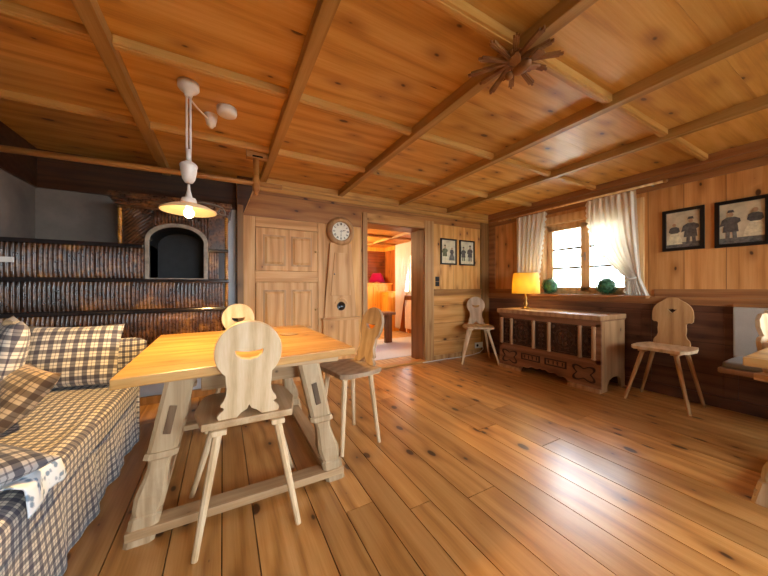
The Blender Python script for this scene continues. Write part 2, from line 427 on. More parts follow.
# planks
seams = [-1.4, -1.19, -.99, -.8, -.61, -.41, -.2, -.006, .124, .381, .511, .657, .79, .914, 1.09, 1.28, 1.47, 1.68, 1.88, 2.09, 2.3, 2.51, 2.7, 2.92, 3.1, 3.3, 3.5, 3.7, 3.9]
def boards(rects, z0, z1, name, mat, gap=.0012):
    p = P(); rn = []
    for x0, x1, y0, y1 in rects:
        p.box(x0+gap, x1-gap, y0+gap, y1-gap, z0, z1); rn += [random.random()] * 6
    o = p.done(name, mat, recalc=False)
    at = o.data.attributes.new('rnd', 'FLOAT', 'FACE')
    at.data.foreach_set('value', rn)
    return o
rects = []
for a, b in zip(seams, seams[1:]):
    y = YR
    cuts = [YR] + sorted(random.uniform(YR + .8, 3.4) for _ in range(random.choice((1, 1, 2)))) + [3.47]
    for c, d in zip(cuts, cuts[1:]): rects.append((a, b, c, d))
fl = struct(boards(rects, -.03, 0, 'floor', 'floor', .0022))
struct(bx(XL-.2, XW+.25, YR-.2, 7.2, -.08, -.0305).done('floor_base', 'dark'))
struct(bx(.3, XW, 3.47, 7.0, -.03, -.002).done('floor_next_room', 'tlegy'))
struct(bx(XL-.1, .3, 3.47, 3.75, -.03, 0).done('floor_alcove', 'tlegx'))
# ceiling panels
bx_ = [XL, -.515, -.45, .345, .405, 1.228, 1.29, 2.1, 2.162, 2.935, 2.997, XW]
beamX = [(-.515, -.45), (.345, .407), (1.228, 1.29), (2.1, 2.162), (2.935, 2.997)]
crossY = [-2.4+.06, -1.75, -.9, 0., .9, 1.8, 2.61]
rects = []
xs = [XL-.05] + [(a+b)/2 for a, b in beamX] + [XW+.05]
ys = [YR] + [y+.03 for y in crossY[1:]] + [YA+.05]
for xa, xb in zip(xs, xs[1:]):
    for ya, yb in zip(ys, ys[1:]):
        k = 2 if yb - ya > .7 else 1
        for i in range(k):
            rects.append((xa, xb, ya + (yb-ya)*i/k, ya + (yb-ya)*(i+1)/k))
struct(boards(rects, ZC+.015, ZC+.045, 'ceiling', 'ceil', .0004))
struct(bx(XL-.2, XW+.25, YR-.2, 7.2, ZC+.046, ZC+.1).done('ceiling_deck', 'dark'))
for a, b in beamX:
    trim(P().box(a, b, YR, YW if a > .3 else YA, ZC-.05, ZC+.018), 'beam', bev=.004)
for y in crossY[1:]:
    for xa, xb in zip([XL] + [b for a, b in beamX], [a for a, b in beamX] + [XW]):
        trim(P().box(xa+.001, xb-.001, y, y+.05, ZC-.026, ZC+.018).box(xa+.001, xb-.001, y+.013, y+.037, ZC-.031, ZC-.02), 'batten', bev=.004)

# back wall (with the doorway)
DX0, DX1, DZ = 1.64, 2.556, 1.93
wb = P().box(.133, DX0, YW, 3.75, 0, ZT).box(DX1, XW+.2, YW, 3.75, 0, ZT).box(DX0, DX1, YW, 3.75, DZ, ZT)
struct(wb.done('wall_back', 'wallv'))
struct(bx(XL-.15, -.5, YA, 3.75, 0, ZT).done('wall_alcove', 'shadeplaster'))
struct(bx(-.5, .133, YA, 3.75, 0, ZT).done('wall_alcove_right', 'plaster'))  # split hidden by the stove; paler side has daylight painted in
struct(bx(XL-.15, XL, YR, YA, 0, ZT).done('wall_left', 'shadeplaster'))
# dark old boards at the top of the plaster walls
trim(bx(XL, .17, YA-.02, YA, 1.93, ZT), 'darkband')
trim(bx(XL, XL+.02, 1.2, YA-.02, 1.93, ZT), 'darkband')
# frieze and cornice over the wooden back wall
fz = P().hexa([(.19, YW-.012, 1.85), (1.56, YW-.012, 1.85), (1.56, YW, 1.85), (.19, YW, 1.85)],
              [(.31, YW-.012, 2.14), (1.56, YW-.012, 2.14), (1.56, YW, 2.14), (.31, YW, 2.14)])
trim(fz, 'frieze')
trim(P().hexa([(.134, YW-.008, 1.85), (.189, YW-.008, 1.85), (.189, YW, 1.85), (.134, YW, 1.85)], [(.134, YW-.008, ZC+.015), (.33, YW-.008, ZC+.015), (.33, YW, ZC+.015), (.134, YW, ZC+.015)]), 'darkband')
trim(bx(1.55, XW-.02, YW-.012, YW, 2.02, 2.14), 'frieze', bev=.003)
cz = P().box(.3, XW, YW-.03, YW, 2.13, ZT-.025).box(.3, XW, YW-.055, YW, 2.175, ZT-.025).box(.3, XW, YW-.07, YW, 2.205, ZT-.025)
trim(cz, 'batten', bev=.006)
trim(bx(.133, .192, YW-.03, YW+.1, 0, 1.95), 'casingd', bev=.004)          # brown corner post
# right part of the back wall: stiles, rails, dado
trim(bx(3.69, XW, YW-.03, YW, 0, 2.13), 'casingd', bev=.004)
trim(P().box(2.72, 3.69, YW-.028, YW, .955, 1.05).box(2.72, 3.69, YW-.04, YW, 1.03, 1.05), 'railx', bev=.004)
trim(bx(2.72, 3.69, YW-.012, YW, .06, .955), 'wallh')
trim(bx(2.72, 3.69, YW-.018, YW, .86, .955), 'wallh', bev=.003)
struct(bx(2.722, 3.69, YW-.028, YW, 0, .07).done('baseboard_back', 'casing', bev=.004))
# door casing
d1 = P().box(1.575, DX0, YW-.03, YW+.001, 0, 2.045).box(DX1, 2.715, YW-.03, YW+.001, 0, 2.045)
struct(d1.done('door_1', 'casing', bev=.004))
trim(bx(DX0, DX1, YW-.024, YW+.001, DZ, 2.04), 'wallh', bev=.004)
trim(P().box(DX0-.001, DX0+.012, YW, 3.76, 0, DZ).box(DX1-.012, DX1+.001, YW, 3.76, 0, DZ), 'casingd')
trim(bx(DX0, DX1, YW, 3.76, DZ-.012, DZ+.002), 'railx')
trim(bx(DX0-.03, DX1+.03, YW-.04, YW+.08, -.001, .028), 'wallh', bev=.006)     # threshold
# baseboard below the panelled wall, between cupboard, clock and door
struct(bx(.19, 1.575, YW-.02, YW, 0, .09).done('baseboard_back_left', 'casing', bev=.004))

# window wall: boxes around three openings
WO = [(1.47, 2.49, .985, 1.925), (-1.75, -.33, .985, 1.98), (5.4, 6.35, .9, 1.95), (4.0, 4.95, .9, 1.95)]  # last opening is unseen, added to bring daylight onto the next-room rug
def wall_with(openings, y0, y1, x0, x1, mat, name, zt=ZT):
    p = P(); y = y0
    for a, b, z0, z1 in sorted(openings):
        p.box(x0, x1, y, a, -.05, zt); p.box(x0, x1, a, b, -.05, z0); p.box(x0, x1, a, b, z1, zt); y = b
    p.box(x0, x1, y, y1, -.05, zt)
    return struct(p.done(name, mat))
wall_with(WO[:2], YR-.15, YW, XW, XW+.22, 'wallvy', 'wall_right')
wall_with(WO[2:], 3.75, 7.15, XW, XW+.22, 'red_wall', 'wall_next_room_right')
# cornice, rails, dado boards of the window wall
trim(P().box(XW-.02, XW, YR, YW-.02, 2.06, 2.15).box(XW-.05, XW, YR, YW-.05, 2.13, ZT-.025).box(XW-.075, XW, YR, YW-.07, 2.185, ZT-.025), 'raily', bev=.006)
trim(P().box(XW-.03, XW, YR, YW-.03, .9, .975).box(XW-.018, XW, YR, 1.3, .975, 1.05).box(XW-.018, XW, 2.66, YW-.03, .975, 1.05), 'raily', bev=.004)
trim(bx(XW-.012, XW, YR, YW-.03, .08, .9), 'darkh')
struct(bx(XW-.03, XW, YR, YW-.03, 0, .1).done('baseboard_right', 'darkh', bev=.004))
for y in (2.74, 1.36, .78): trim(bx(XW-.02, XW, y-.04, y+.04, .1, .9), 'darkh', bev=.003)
trim(bx(XW-.02, XW, 3.3, YW-.03, 1.05, 2.06), 'raily', bev=.003)
# window surround and sill board
def surround(y0, y1, z0, z1):
    trim(P().box(XW-.02, XW+.2, y0-.001, y0+.012, z0, z1).box(XW-.02, XW+.2, y1-.012, y1+.001, z0, z1).box(XW-.02, XW+.2, y0, y1, z1-.012, z1+.001), 'window_wood')
    trim(P().box(XW-.022, XW, y0-.09, y0, z0, z1+.09).box(XW-.022, XW, y1, y1+.09, z0, z1+.09).box(XW-.022, XW, y0, y1, z1, z1+.09), 'window_wood', bev=.004)
    trim(bx(XW-.115, XW+.2, y0-.14, y1+.14, z0-.03, z0), 'raily', bev=.006)
surround(*WO[0]); surround(*WO[1])
def window(n, y0, y1, z0, z1, xf=XW+.06):
    """a two-sash casement in the window wall"""
    fr = P(); w = .045
    fr.box(xf, xf+.07, y0+.012, y0+.012+w, z0, z1).box(xf, xf+.07, y1-.012-w, y1-.012, z0, z1)
    fr.box(xf, xf+.07, y0, y1, z0, z0+w).box(xf, xf+.07, y0, y1, z1-w-.01, z1)
    root = struct(fr.done('window_%d' % n, 'window_wood', bev=.004))
    ym = (y0+y1)/2
    for a, b in ((y0+.055, ym), (ym, y1-.055)):
        s = P(); q = .05
        za, zb = z0+.04, z1-.05
        s.box(xf-.02, xf+.035, a, a+q, za, zb).box(xf-.02, xf+.035, b-q, b, za, zb).box(xf-.02, xf+.035, a, b, za, za+q).box(xf-.02, xf+.035, a, b, zb-q, zb)
        sh = s.done('sash', 'window_wood', root, bev=.004)
        g = P()
        for k in (1, 2):
            zz = za + q + (zb-za-2*q)*k/3
            g.box(xf-.006, xf+.018, a+q, b-q, zz-.014, zz+.014)
        g.done('glazing_bar', 'iron', sh, bev=.002)
        bx(xf+.004, xf+.008, a+q, b-q, za+q, zb-q).done('pane', 'glass', sh)
    h = P().tube([(xf-.02, ym, (z0+z1)/2), (xf-.05, ym, (z0+z1)/2), (xf-.055, ym+.02, (z0+z1)/2), (xf-.055, ym+.07, (z0+z1)/2+.004)], .006)
    h.box(xf-.026, xf-.018, ym-.012, ym+.012, (z0+z1)/2-.05, (z0+z1)/2+.05)
    h.done('handle', 'chrome', root)
    return root
window(1, *WO[0]); window(2, *WO[1]); window(3, *WO[2]); window(7, *WO[3]); surround(*WO[3])  # the last window and its surround are added, out of view, for daylight
# rear wall with two windows (behind the viewpoint)
RO = [(.4, 1.8, .8, 2.0), (2.3, 3.6, .8, 2.0)]
p = P(); x = XL-.15
for a, b, z0, z1 in RO:
    p.box(x, a, YR-.2, YR, 0, ZT).box(a, b, YR-.2, YR, 0, z0).box(a, b, YR-.2, YR, z1, ZT); x = b
p.box(x, XW+.2, YR-.2, YR, 0, ZT)
struct(p.done('wall_rear', 'wallv'))
for i, (a, b, z0, z1) in enumerate(RO):
    fr = P(); yf = YR-.12; m = (a+b)/2
    for u, v in ((a, a+.09), (b-.09, b), (m-.05, m+.05)): fr.box(u, v, yf, yf+.06, z0, z1)
    fr.box(a, b, yf, yf+.06, z0, z0+.09).box(a, b, yf, yf+.06, z1-.09, z1)
    for k in (1, 2): fr.box(a, b, yf+.02, yf+.04, z0+(z1-z0)*k/3-.01, z0+(z1-z0)*k/3+.01)
    w = struct(fr.done('window_%d' % (4+i), 'window_wood', bev=.003))
    bx(a, b, yf+.028, yf+.032, z0, z1).done('pane', 'glass', w)

# ------------------------------------------------------------------ next room
struct(bx(.3, XW+.2, 7.0, 7.15, 0, 2.2).done('wall_next_room_far', 'logs'))
struct(bx(.15, .3, 3.75, 7.15, 0, 2.2).done('wall_next_room_left', 'red_wall'))
struct(bx(.3, XW, 3.75, 7.0, 2.15, 2.24).done('ceiling_next_room', 'orangec'))
for y in (4.45, 5.3, 6.15): trim(bx(.3, XW, y, y+.05, 2.11, 2.155), 'rod', bev=.004)
for x in (1.3, 2.2, 3.1): trim(bx(x, x+.05, 3.75, 7., 2.105, 2.155), 'beam', bev=.004)
trim(P().box(.3, XW, 6.94, 7., 2.05, 2.15).box(XW-.05, XW, 3.75, 7., 2.05, 2.15), 'orange')
surround(*WO[2])
# orange cabinets in the far corner
t = thing('corner_cabinet', 'tall orange pine cabinet against the far wall of the next room, under a red lamp', 'cabinet', (3.2, 6.8, 0))
bx(-.9, .66, -.2, .19, -.0015, 1.16).done('body', 'orange', t, bev=.006)
bx(-.93, .67, -.23, .19, 1.16, 1.195).done('top', 'orange', t, bev=.006)
for a in (-.84, -.36, .12):
    dd = P().box(a, a+.44, -.222, -.2, .14, 1.1).done('door', 'orange', t, bev=.005)
    bx(a+.07, a+.37, -.23, -.222, .24, 1.0).done('door_panel', 'orange', dd, bev=.006)
    P().sphere((a+.03, -.235, .65), .014).done('knob', 'brass', dd, smooth=True)
t = thing('window_cabinet', 'low orange pine cabinet with arched panel beside the white curtain in the next room', 'cabinet', (3.68, 6.35, 0))
bx(-.13, .18, -.12, .2, -.0015, .95).done('body', 'orange', t, bev=.006)
bx(-.15, .19, -.13, .2, .95, .985).done('top', 'orange', t, bev=.006)
bx(-.145, -.13, -.1, .18, .12, .9).done('door', 'orange', t, bev=.005)
# radiator
t = thing('radiator', 'white ribbed radiator below the window in the next room', 'radiator', (3.81, 5.55, .12))
for k in range(9): bx(-.05, .04, -.3+k*.066, -.25+k*.066, 0, .66).done('rib', 'radiator', t, bev=.012, smooth=True)
for q_ in ([(0, -.33, .05), (0, .33, .05)], [(0, -.33, .6), (0, .33, .6)], [(0, -.28, .02), (0, -.28, -.12)], [(0, .28, .02), (0, .28, -.12)]): P().tube(q_, .014).done('pipe', 'radiator', t, smooth=True)
# red lamp
t = thing('table_lamp', 'red-shaded table lamp on the orange cabinet in the next room', 'lamp', (3.5, 6.75, 1.195))
P().lathe([(.07, 0), (.075, .012), (.03, .03), (.02, .07), (.028, .1), (.012, .14), (.01, .2)], 20).done('base', 'brass', t, smooth=True)
P().lathe([(.2, .03), (.19, .1), (.14, .22), (.1, .26)], 28, cap=False).done('lamp_shade', 'shade_red', t, smooth=True, solid=.003)
# brown end-board bench
t = thing('bench', 'dark brown plank bench standing on the pale rug in the next room', 'bench', (2.45, 4.98, 0))
bx(.3, .45, -.03, .03, .007, .56).done('leg', 'brownpost', t, bev=.005)
bx(-.5, -.35, -.03, .03, .007, .56).done('leg', 'brownpost', t, bev=.005)
bx(-.56, .45, -.17, .17, .56, .605).done('seat', 'brownpost', t, bev=.006)
# rug
tag(P().box(1.5, 3.75, 3.86, 5.35, -.001, .006).done('rug', 'rug', bev=.002), 'pale bluish rug on the floor beyond the doorway', 'rug')

# ------------------------------------------------------------------ curtains
def curtain(name, y_out, y_in, z1, z0, xc, label, tie=None, mat='curtain', pom=True, amp=.02, folds=9, wide_bottom=None):
    """hangs at x = xc; y_out fixed edge, y_in inner edge; tie = (z, y_in_at_tie)"""
    t = thing(name, label, 'curtain', (xc, y_out, z0), 0, 'cream curtains at the window' if mat == 'curtain' else None)
    def edge(tt):
        z = z1 + (z0-z1)*tt
        if not tie: return y_in + (wide_bottom - y_in)*tt if wide_bottom is not None else y_in
        zt, yt = tie
        k = (z1-z)/(z1-zt)
        if k <= 1: return y_in + (yt-y_in)*(1-math.cos(PI*.5*k**1.5))
        return yt + (wide_bottom-yt)*min(1, (z-zt)/(z0-zt))**.8
    def fn(s, tt):
        z = z1 + (z0-z1)*tt
        yi = edge(tt); yo = y_out
        if tie: yo = y_out - .035*min(1, max(0, (z1-z)/(z1-tie[0]))) - (.0 if z > tie[0] else .07*(tie[0]-z)/(tie[0]-z0))
        if tie:
            sag = math.exp(-((z-tie[0])/.25)**2)*0
        w = abs(yi-yo)
        a = amp*(.35+.65*min(1, .3/max(w, .1))) if tt > .02 else amp*.6
        ph = s*folds*2*PI
        return Vector((a*math.sin(ph) + .3*a*math.sin(ph*2.3+1.), (yo + (yi-yo)*s) - y_out, z - z0))
    P().grid(fn, 110, 60).done('cloth', mat, t, smooth=True, solid=.002)
    if pom:
        q = P(); sg = 1 if y_in > y_out else -1
        def fr_(u, v):
            c = fn(1., .01+.98*v); k = abs(math.sin(v*34*PI/2))
            return Vector((c.x+.006*math.sin(v*90), c.y+sg*(-.004+.03*u*(.35+.65*k)), c.z))
        q.grid(fr_, 3, 160)
        q.done('trimming', mat, t, smooth=True, solid=.0015)
    if tie:
        zt, yt = tie; w = (yt-y_out)
        P().tube([(-.035, -.01*(1 if w > 0 else -1), zt-z0+.0), (-.045, w*.5, zt-z0-.012), (-.035, w*1.02, zt-z0), (.03, w, zt-z0+.005), (.035, w*.5, zt-z0), (.03, 0, zt-z0+.006), (-.035, -.01, zt-z0)], .011, 8).done('tie_back', mat, t, smooth=True)
    return t
curtain('curtain', 1.415, 1.875, 2.085, .985, 3.775, 'cream curtain drawn to the right of the window and tied back low', tie=(1.17, 1.485), wide_bottom=1.5, folds=8)
# left panel, gathered towards the left side
curtain('curtain', 2.83, 2.39, 2.085, .985, 3.775, 'narrow cream curtain hanging on the left of the window behind the yellow lamp', folds=6, wide_bottom=2.52)
curtain('curtain', 6.16, 5.42, 2.12, .1, 3.7, 'white net curtain at the window of the next room', mat='curtain2', pom=False, folds=8, amp=.018, wide_bottom=5.95)
t = thing('curtain_rod', 'long wooden curtain rod above the two cream curtains', 'curtain rod', (3.775, 2.15, 2.105))
P().tube([(0, -.95, 0), (0, 1.0, 0)], .013, 12).done('pole', 'window_wood', t, smooth=True)
for y in (-.97, 1.02): P().sphere((0, y, 0), .02).done('finial', 'rod', t, smooth=True)
for y in (-.85, .85): P().tube([(0, y, 0), (.03, y, .0), (.1, y, 0)], .008).done('bracket', 'iron', t)

# ------------------------------------------------------------------ ceiling ornament
t = thing('ceiling_ornament', 'carved wooden sunburst with a dove fixed at a crossing of ceiling beams', 'ornament', (1.235, .94, 2.19))
P().lathe([(.0, -.03), (.05, -.03), (.055, -.012), (.05, .0), (0, 0)], 20).done('boss', 'orn', t, smooth=True)
for k in range(12):
    a = 2*PI*k/12 + .2
    r = P(); L = .185 if k % 2 else .215
    for j in (-1, 0, 1):
        m = RZ(a) @ RY(.16)
        e = L-.014*abs(j); w0, w1 = .0022, .0042
        y0 = j*.0055; y1 = j*.0095
        r.hexa([m @ Vector((.03, y0-w0, -.03)), m @ Vector((e, y1-w1, -.016)), m @ Vector((e, y1+w1, -.016)), m @ Vector((.03, y0+w0, -.03))],
               [m @ Vector((.03, y0-w0, -.014)), m @ Vector((e, y1-w1, -.004)), m @ Vector((e, y1+w1, -.004)), m @ Vector((.03, y0+w0, -.014))])
    r.box(.03, L-.02, -.006, .006, -.012, -.008, RZ(a) @ RY(.16))
    r.done('ray', 'orn', t)
dv = P().sphere((.02, -.03, -.065), .035, 14, 10, (.75, 1.5, .8)).sphere((.005, .03, -.075), .02, 12, 8).tube([(.003, .045, -.078), (0, .062, -.083)], [.007, .002], 8)
dv.done('dove_body', 'orn', t, smooth=True)
for sx in (-1, 1):
    w = P()
    for j in range(4):
        a = -.5 + j*.22
        m = T(.02, -.02, -.06) @ RZ((0 if sx > 0 else PI) + sx*a) @ RY(-.1)
        w.hexa([m @ Vector((.01, -.012, -.004)), m @ Vector((.1-.012*j, -.009, -.003)), m @ Vector((.1-.012*j, .009, -.003)), m @ Vector((.01, .012, -.004))],
               [m @ Vector((.01, -.012, .005)), m @ Vector((.1-.012*j, -.009, .003)), m @ Vector((.1-.012*j, .009, .003)), m @ Vector((.01, .012, .005))])
    w.done('wing', 'orn', t, bev=.002)
tl = P()
for j in (-1, 0, 1):
    m = T(.02, -.06, -.06) @ RZ(-PI/2 + j*.25)
    tl.box(0, .075, -.009, .009, -.004, .004, m)
tl.done('tail', 'orn', t, bev=.002)

# ------------------------------------------------------------------ pendant lamp
t = thing('pendant_lamp', 'white pull-down pendant lamp with shallow cream shade above the left table', 'lamp', (-.17, 2.024, 0))
P().lathe([(0, ZC+.015), (.053, ZC+.015), (.055, ZC-.015), (.044, ZC-.03), (.025, ZC-.04), (.018, ZC-.065), (0, ZC-.065)][::-1], 28).done('canopy', 'porc', t, smooth=True)
c = P()
for dx in (-.009, .009): c.tube([(dx, 0, ZC-.05), (dx*1.0, 0, 1.86)], .006, 8)
c.tube([(0, 0, 1.87), (0, 0, 1.8)], .014, 10)
c.done('cord', 'porc', t, smooth=True)
P().lathe([(.01, 1.678), (.02, 1.68), (.032, 1.7), (.04, 1.74), (.042, 1.765), (.045, 1.77), (.045, 1.78), (.037, 1.79), (.018, 1.802), (.011, 1.81)], 28).done('counterweight', 'porc', t, smooth=True)
P().lathe([(.006, 1.67), (.008, 1.64), (.015, 1.61), (.018, 1.595), (.034, 1.59), (.04, 1.572), (.038, 1.555), (.02, 1.55)], 24).done('holder', 'porc', t, smooth=True)
P().lathe([(.138, 1.513), (.137, 1.52), (.1, 1.54), (.05, 1.556), (.03, 1.558)], 40, cap=False).done('lamp_shade', 'opal', t, smooth=True, solid=.004)
P().sphere((0, 0, 1.505), .026, 16, 12, (1, 1, 1.1)).lathe([(.014, 1.525), (.014, 1.555)], 12).done('bulb', 'bulb', t, smooth=True)
pts = [(.02, .0, 1.57), (.06, .0, 1.585), (.12, .0, 1.58), (.17, .0, 1.565), (.18, .0, 1.545), (.185, .0, 1.525), (.16, .0, 1.522), (.145, .0, 1.535), (.155, .0, 1.553), (.17, 0, 1.55)]
P().tube([Vector((q[0], .04, q[2])) for q in pts], .0055, 8).done('pull_handle', 'iron', t, smooth=True)
# cord and socket on the ceiling
t = thing('ceiling_socket', 'small white ceiling socket wired to the pendant lamp', 'ceiling socket', (-.067, 2.322, ZC))
P().lathe([(0, -.075), (.012, -.075), (.02, -.06), (.028, -.055), (.033, -.03), (.036, -.02), (.04, .016)], 20).done('body', 'porc', t, smooth=True)
P().tube([(-.103, -.25, -.045), (-.085, -.2, -.045), (-.07, -.13, -.03), (-.05, -.07, -.02), (-.02, -.03, -.03)], .0055, 8).done('cord', 'porc', t, smooth=True)
tag(P().lathe([(0, -.035), (.04, -.035), (.056, -.026), (.06, -.012), (.06, .016)], 28).done('smoke_detector', 'plastic_white', smooth=True, loc=(.027, 2.192, ZC)), 'round white smoke detector on the ceiling beside the pendant lamp', 'smoke detector')

# ------------------------------------------------------------------ drying rail round the stove
t = thing('drying_rail', 'wooden drying rail hung below the ceiling in front of the tiled stove', 'rail', (.249, 2.695, 2.19))
P().tube([(-1.63, .0, -.265), (-.4, 0, -.238), (.21, .0, -.232)], .021, 14).done('pole', 'rod', t, smooth=True)
P().box(-.075, .09, -.03, .03, -.028, .05).done('ceiling_plate', 'rod', t, bev=.004)
pst = P().lathe([(.0, -.335), (.012, -.33), (.02, -.318), (.016, -.305), (.026, -.295), (.03, -.27), (.03, -.2), (.025, -.185), (.028, -.17), (.022, -.16), (.024, -.03)], 18)
pst.done('hanger_post', 'rod', t, smooth=True)
P().box(-.03, .05, -.034, -.03, -.021, -.008).done('slot', 'dark', t)

# ------------------------------------------------------------------ tile stove
YS = 3.1
SX0, SX1 = -1.383, .043
t = thing('tiled_stove', 'large brown glazed tile stove with arched black niche behind the sofa', 'stove', (0, 0, 0))
NX0, NX1, NZ0, NZ1 = -.535, -.148, 1.16, 1.6      # niche opening
core = P().box(SX0, NX0, YS+.012, YA-.03, .46, 1.42).box(NX1, SX1-.01, YS+.012, YA-.03, .46, 1.72).box(NX0, NX1, YS+.012, YA-.03, .46, NZ0)
core.box(-.738, NX0, YS+.012, YA-.03, 1.42, 1.72).box(NX0, NX1, YS+.36, YA-.03, NZ0, 1.72)
core.done('body', 'ledge', t)
def arch(x0, x1, z0, zs, zt, n=16):
    c = (x0+x1)/2; r = (x1-x0)/2
    pts = [(x0, z0), (x0, zs)]
    pts += [(c - r*math.cos(PI*k/n), zs + (zt-zs)*math.sin(PI*k/n)) for k in range(1, n)]
    pts += [(x1, zs), (x1, z0)]
    return pts
def niche_top(x):
    c = (NX0+NX1)/2; r = (NX1-NX0)/2
    u = (x-c)/r
    return 1.47 + (NZ1-1.47)*math.sqrt(max(0, 1-u*u)) if abs(u) < 1 else None
inner = arch(NX0, NX1, NZ0, 1.47, NZ1)
outer = arch(NX0-.03, NX1+.03, NZ0-.028, 1.48, NZ1+.03)
P().prism(outer, .05, T(0, YS-.025, 0), holes=[inner]).done('niche_frame', 'stone', t, bev=.003)
# soot-black vault of the niche
def vault(u, v):
    n = len(inner)
    k = u*(n-1); i = min(n-2, int(k)); f = k-i
    return Vector((inner[i][0]*(1-f)+inner[i+1][0]*f, YS+.35*v, inner[i][1]*(1-f)+inner[i+1][1]*f))
nv = P().grid(vault, 40, 3).box(NX0, NX1, YS+.345, YS+.36, NZ0, 1.61).box(NX0, NX1, YS, YS+.36, NZ0-.012, NZ0)
nv.done('niche', 'soot', t, recalc=False)
# upper face round the arch
upf = P().prism([(-.725, 1.43), (NX0-.034, 1.43)] + [q for q in outer[1:-1]] + [(NX1+.034, 1.43), (SX1-.012, 1.43), (SX1-.012, 1.735), (-.725, 1.735)], .02, T(0, YS-.004, 0))
upf.done('arch_panel', 'glaze', t)
rb = P()
x = -.5
while x < .03:
    zt = niche_top(x); zb = 1.44
    if NX0-.04 < x < NX1+.04:
        c = (NX0+NX1)/2; r = (NX1-NX0)/2+.035; u = (x-c)/r
        zb = 1.485 + (NZ1+.035-1.485)*math.sqrt(max(0, 1-u*u)) + .004
    if zb < 1.71 and x < -.1: rb.tube([(x, YS-.006, zb), (x, YS-.006, 1.725)], .0065, 6)
    x += .024
for k in range(26):                     # slanting ribs at the upper left
    x0 = -.95 + k*.03
    a = [x0, 1.445]; b = [x0+.285, 1.725]
    if a[0] < -.7: d = (-.7-a[0]); a = [-.7, a[1]+d*.98]
    if b[0] > -.52: d = b[0]+.52; b = [-.52, b[1]-d*.98]
    if b[0]-a[0] > .03: rb.tube([(a[0], YS-.006, a[1]), (b[0], YS-.006, b[1])], .0065, 6)
rb.done('rib', 'glaze', t, smooth=True)
# rows of ribbed tiles
def tile(x0, x1, z0, z1, style=0):
    n = max(4, round((x1-x0)/.026)); q = P()
    m = 10
    def fn(u, v):
        k = u*n
        y = .012*math.sqrt(max(0, 1-((k-math.floor(k)-.5)/.27)**2))
        x = x0+.002+(x1-x0-.004)*u
        if style:   # partly worn relief of leaves between the ribs
            y *= .75+.25*math.sin(9*v*PI+u*31)*math.sin(u*17+v*5)
        y *= min(1, 8*v, 8*(1-v))**.5 if 0 < v < 1 else 0
        return Vector((x, YS - y, z0+.002+(z1-z0-.004)*v))
    q.grid(fn, n*10, m)
    return q.done('tile', 'glaze', t, smooth=True)
tw = .31
edges = [SX0, -1.19, -.88, -.535-.035]
for a, b in zip(edges, edges[1:]): tile(a, b, 1.155, 1.405)
for a, b in ((NX1+.035, -.03),): tile(a, b, 1.155, 1.4, 1)
e2 = [SX0, -1.27, -.97, -.66, -.36, -.14, SX1-.04]
for i, (a, b) in enumerate(zip(e2, e2[1:])): tile(a, b, .9, 1.125, 1 if i in (1, 2, 4) else 0)
e3 = [SX0, -1.1, -.8, -.49, -.19, SX1-.04]
for a, b in zip(e3, e3[1:]): tile(a, b, .47, .868)
def ledge(x0, x1, z0, z1): return P().box(x0, x1, YS-.032, YS+.03, z0, z1).done('ledge', 'ledge', t, bev=.006)
ledge(SX0, NX0-.036, 1.405, 1.436); ledge(NX1+.036, SX1+.004, 1.4, 1.425)
ledge(SX0, SX1+.008, 1.122, 1.152); ledge(SX0, SX1+.012, .866, .896)
P().box(SX0, SX1+.01, YS-.03, YS+.3, .42, .468).done('base_ledge', 'ledge', t, bev=.005)
# cornice
co = P()
for k, (o, z) in enumerate(((.0, 1.725), (.018, 1.75), (.034, 1.775), (.055, 1.8), (.05, 1.82))):
    co.box(-.738-o, SX1+o*.6, YS-o, YA-.03, z, z+.027)
co.done('cornice', 'glaze', t, bev=.005)
# beaded corner strips
def beads(x, z0, z1, mat, r=.016):
    n = int((z1-z0)/.02); pr = []
    for k in range(n*4+1):
        pr.append((r*(.72+.28*abs(math.sin(PI*k/4))), z0+(z1-z0)*k/(n*4)))
    P().lathe(pr, 10, T(x, YS-.002, 0)).done('corner_bead', mat, t, smooth=True)
beads(SX1-.012, .9, 1.12, 'amber'); beads(SX1-.012, 1.152, 1.4, 'amber'); beads(SX1-.012, 1.425, 1.725, 'amber'); beads(-.725, 1.437, 1.725, 'amber')
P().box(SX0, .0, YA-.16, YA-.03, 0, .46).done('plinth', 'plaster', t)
P().box(SX0, .02, YA-.185, YA-.158, 0, .075).done('plinth_board', 'casingd', t, bev=.004)
lb = P().box(-1.382, -1.295, YS-.025, YS-.013, 1.26, 1.297)
tag(lb.done('thermometer', 'plastic_white', bev=.003), 'small white strip thermometer on the upper tile row at the far left', 'thermometer')

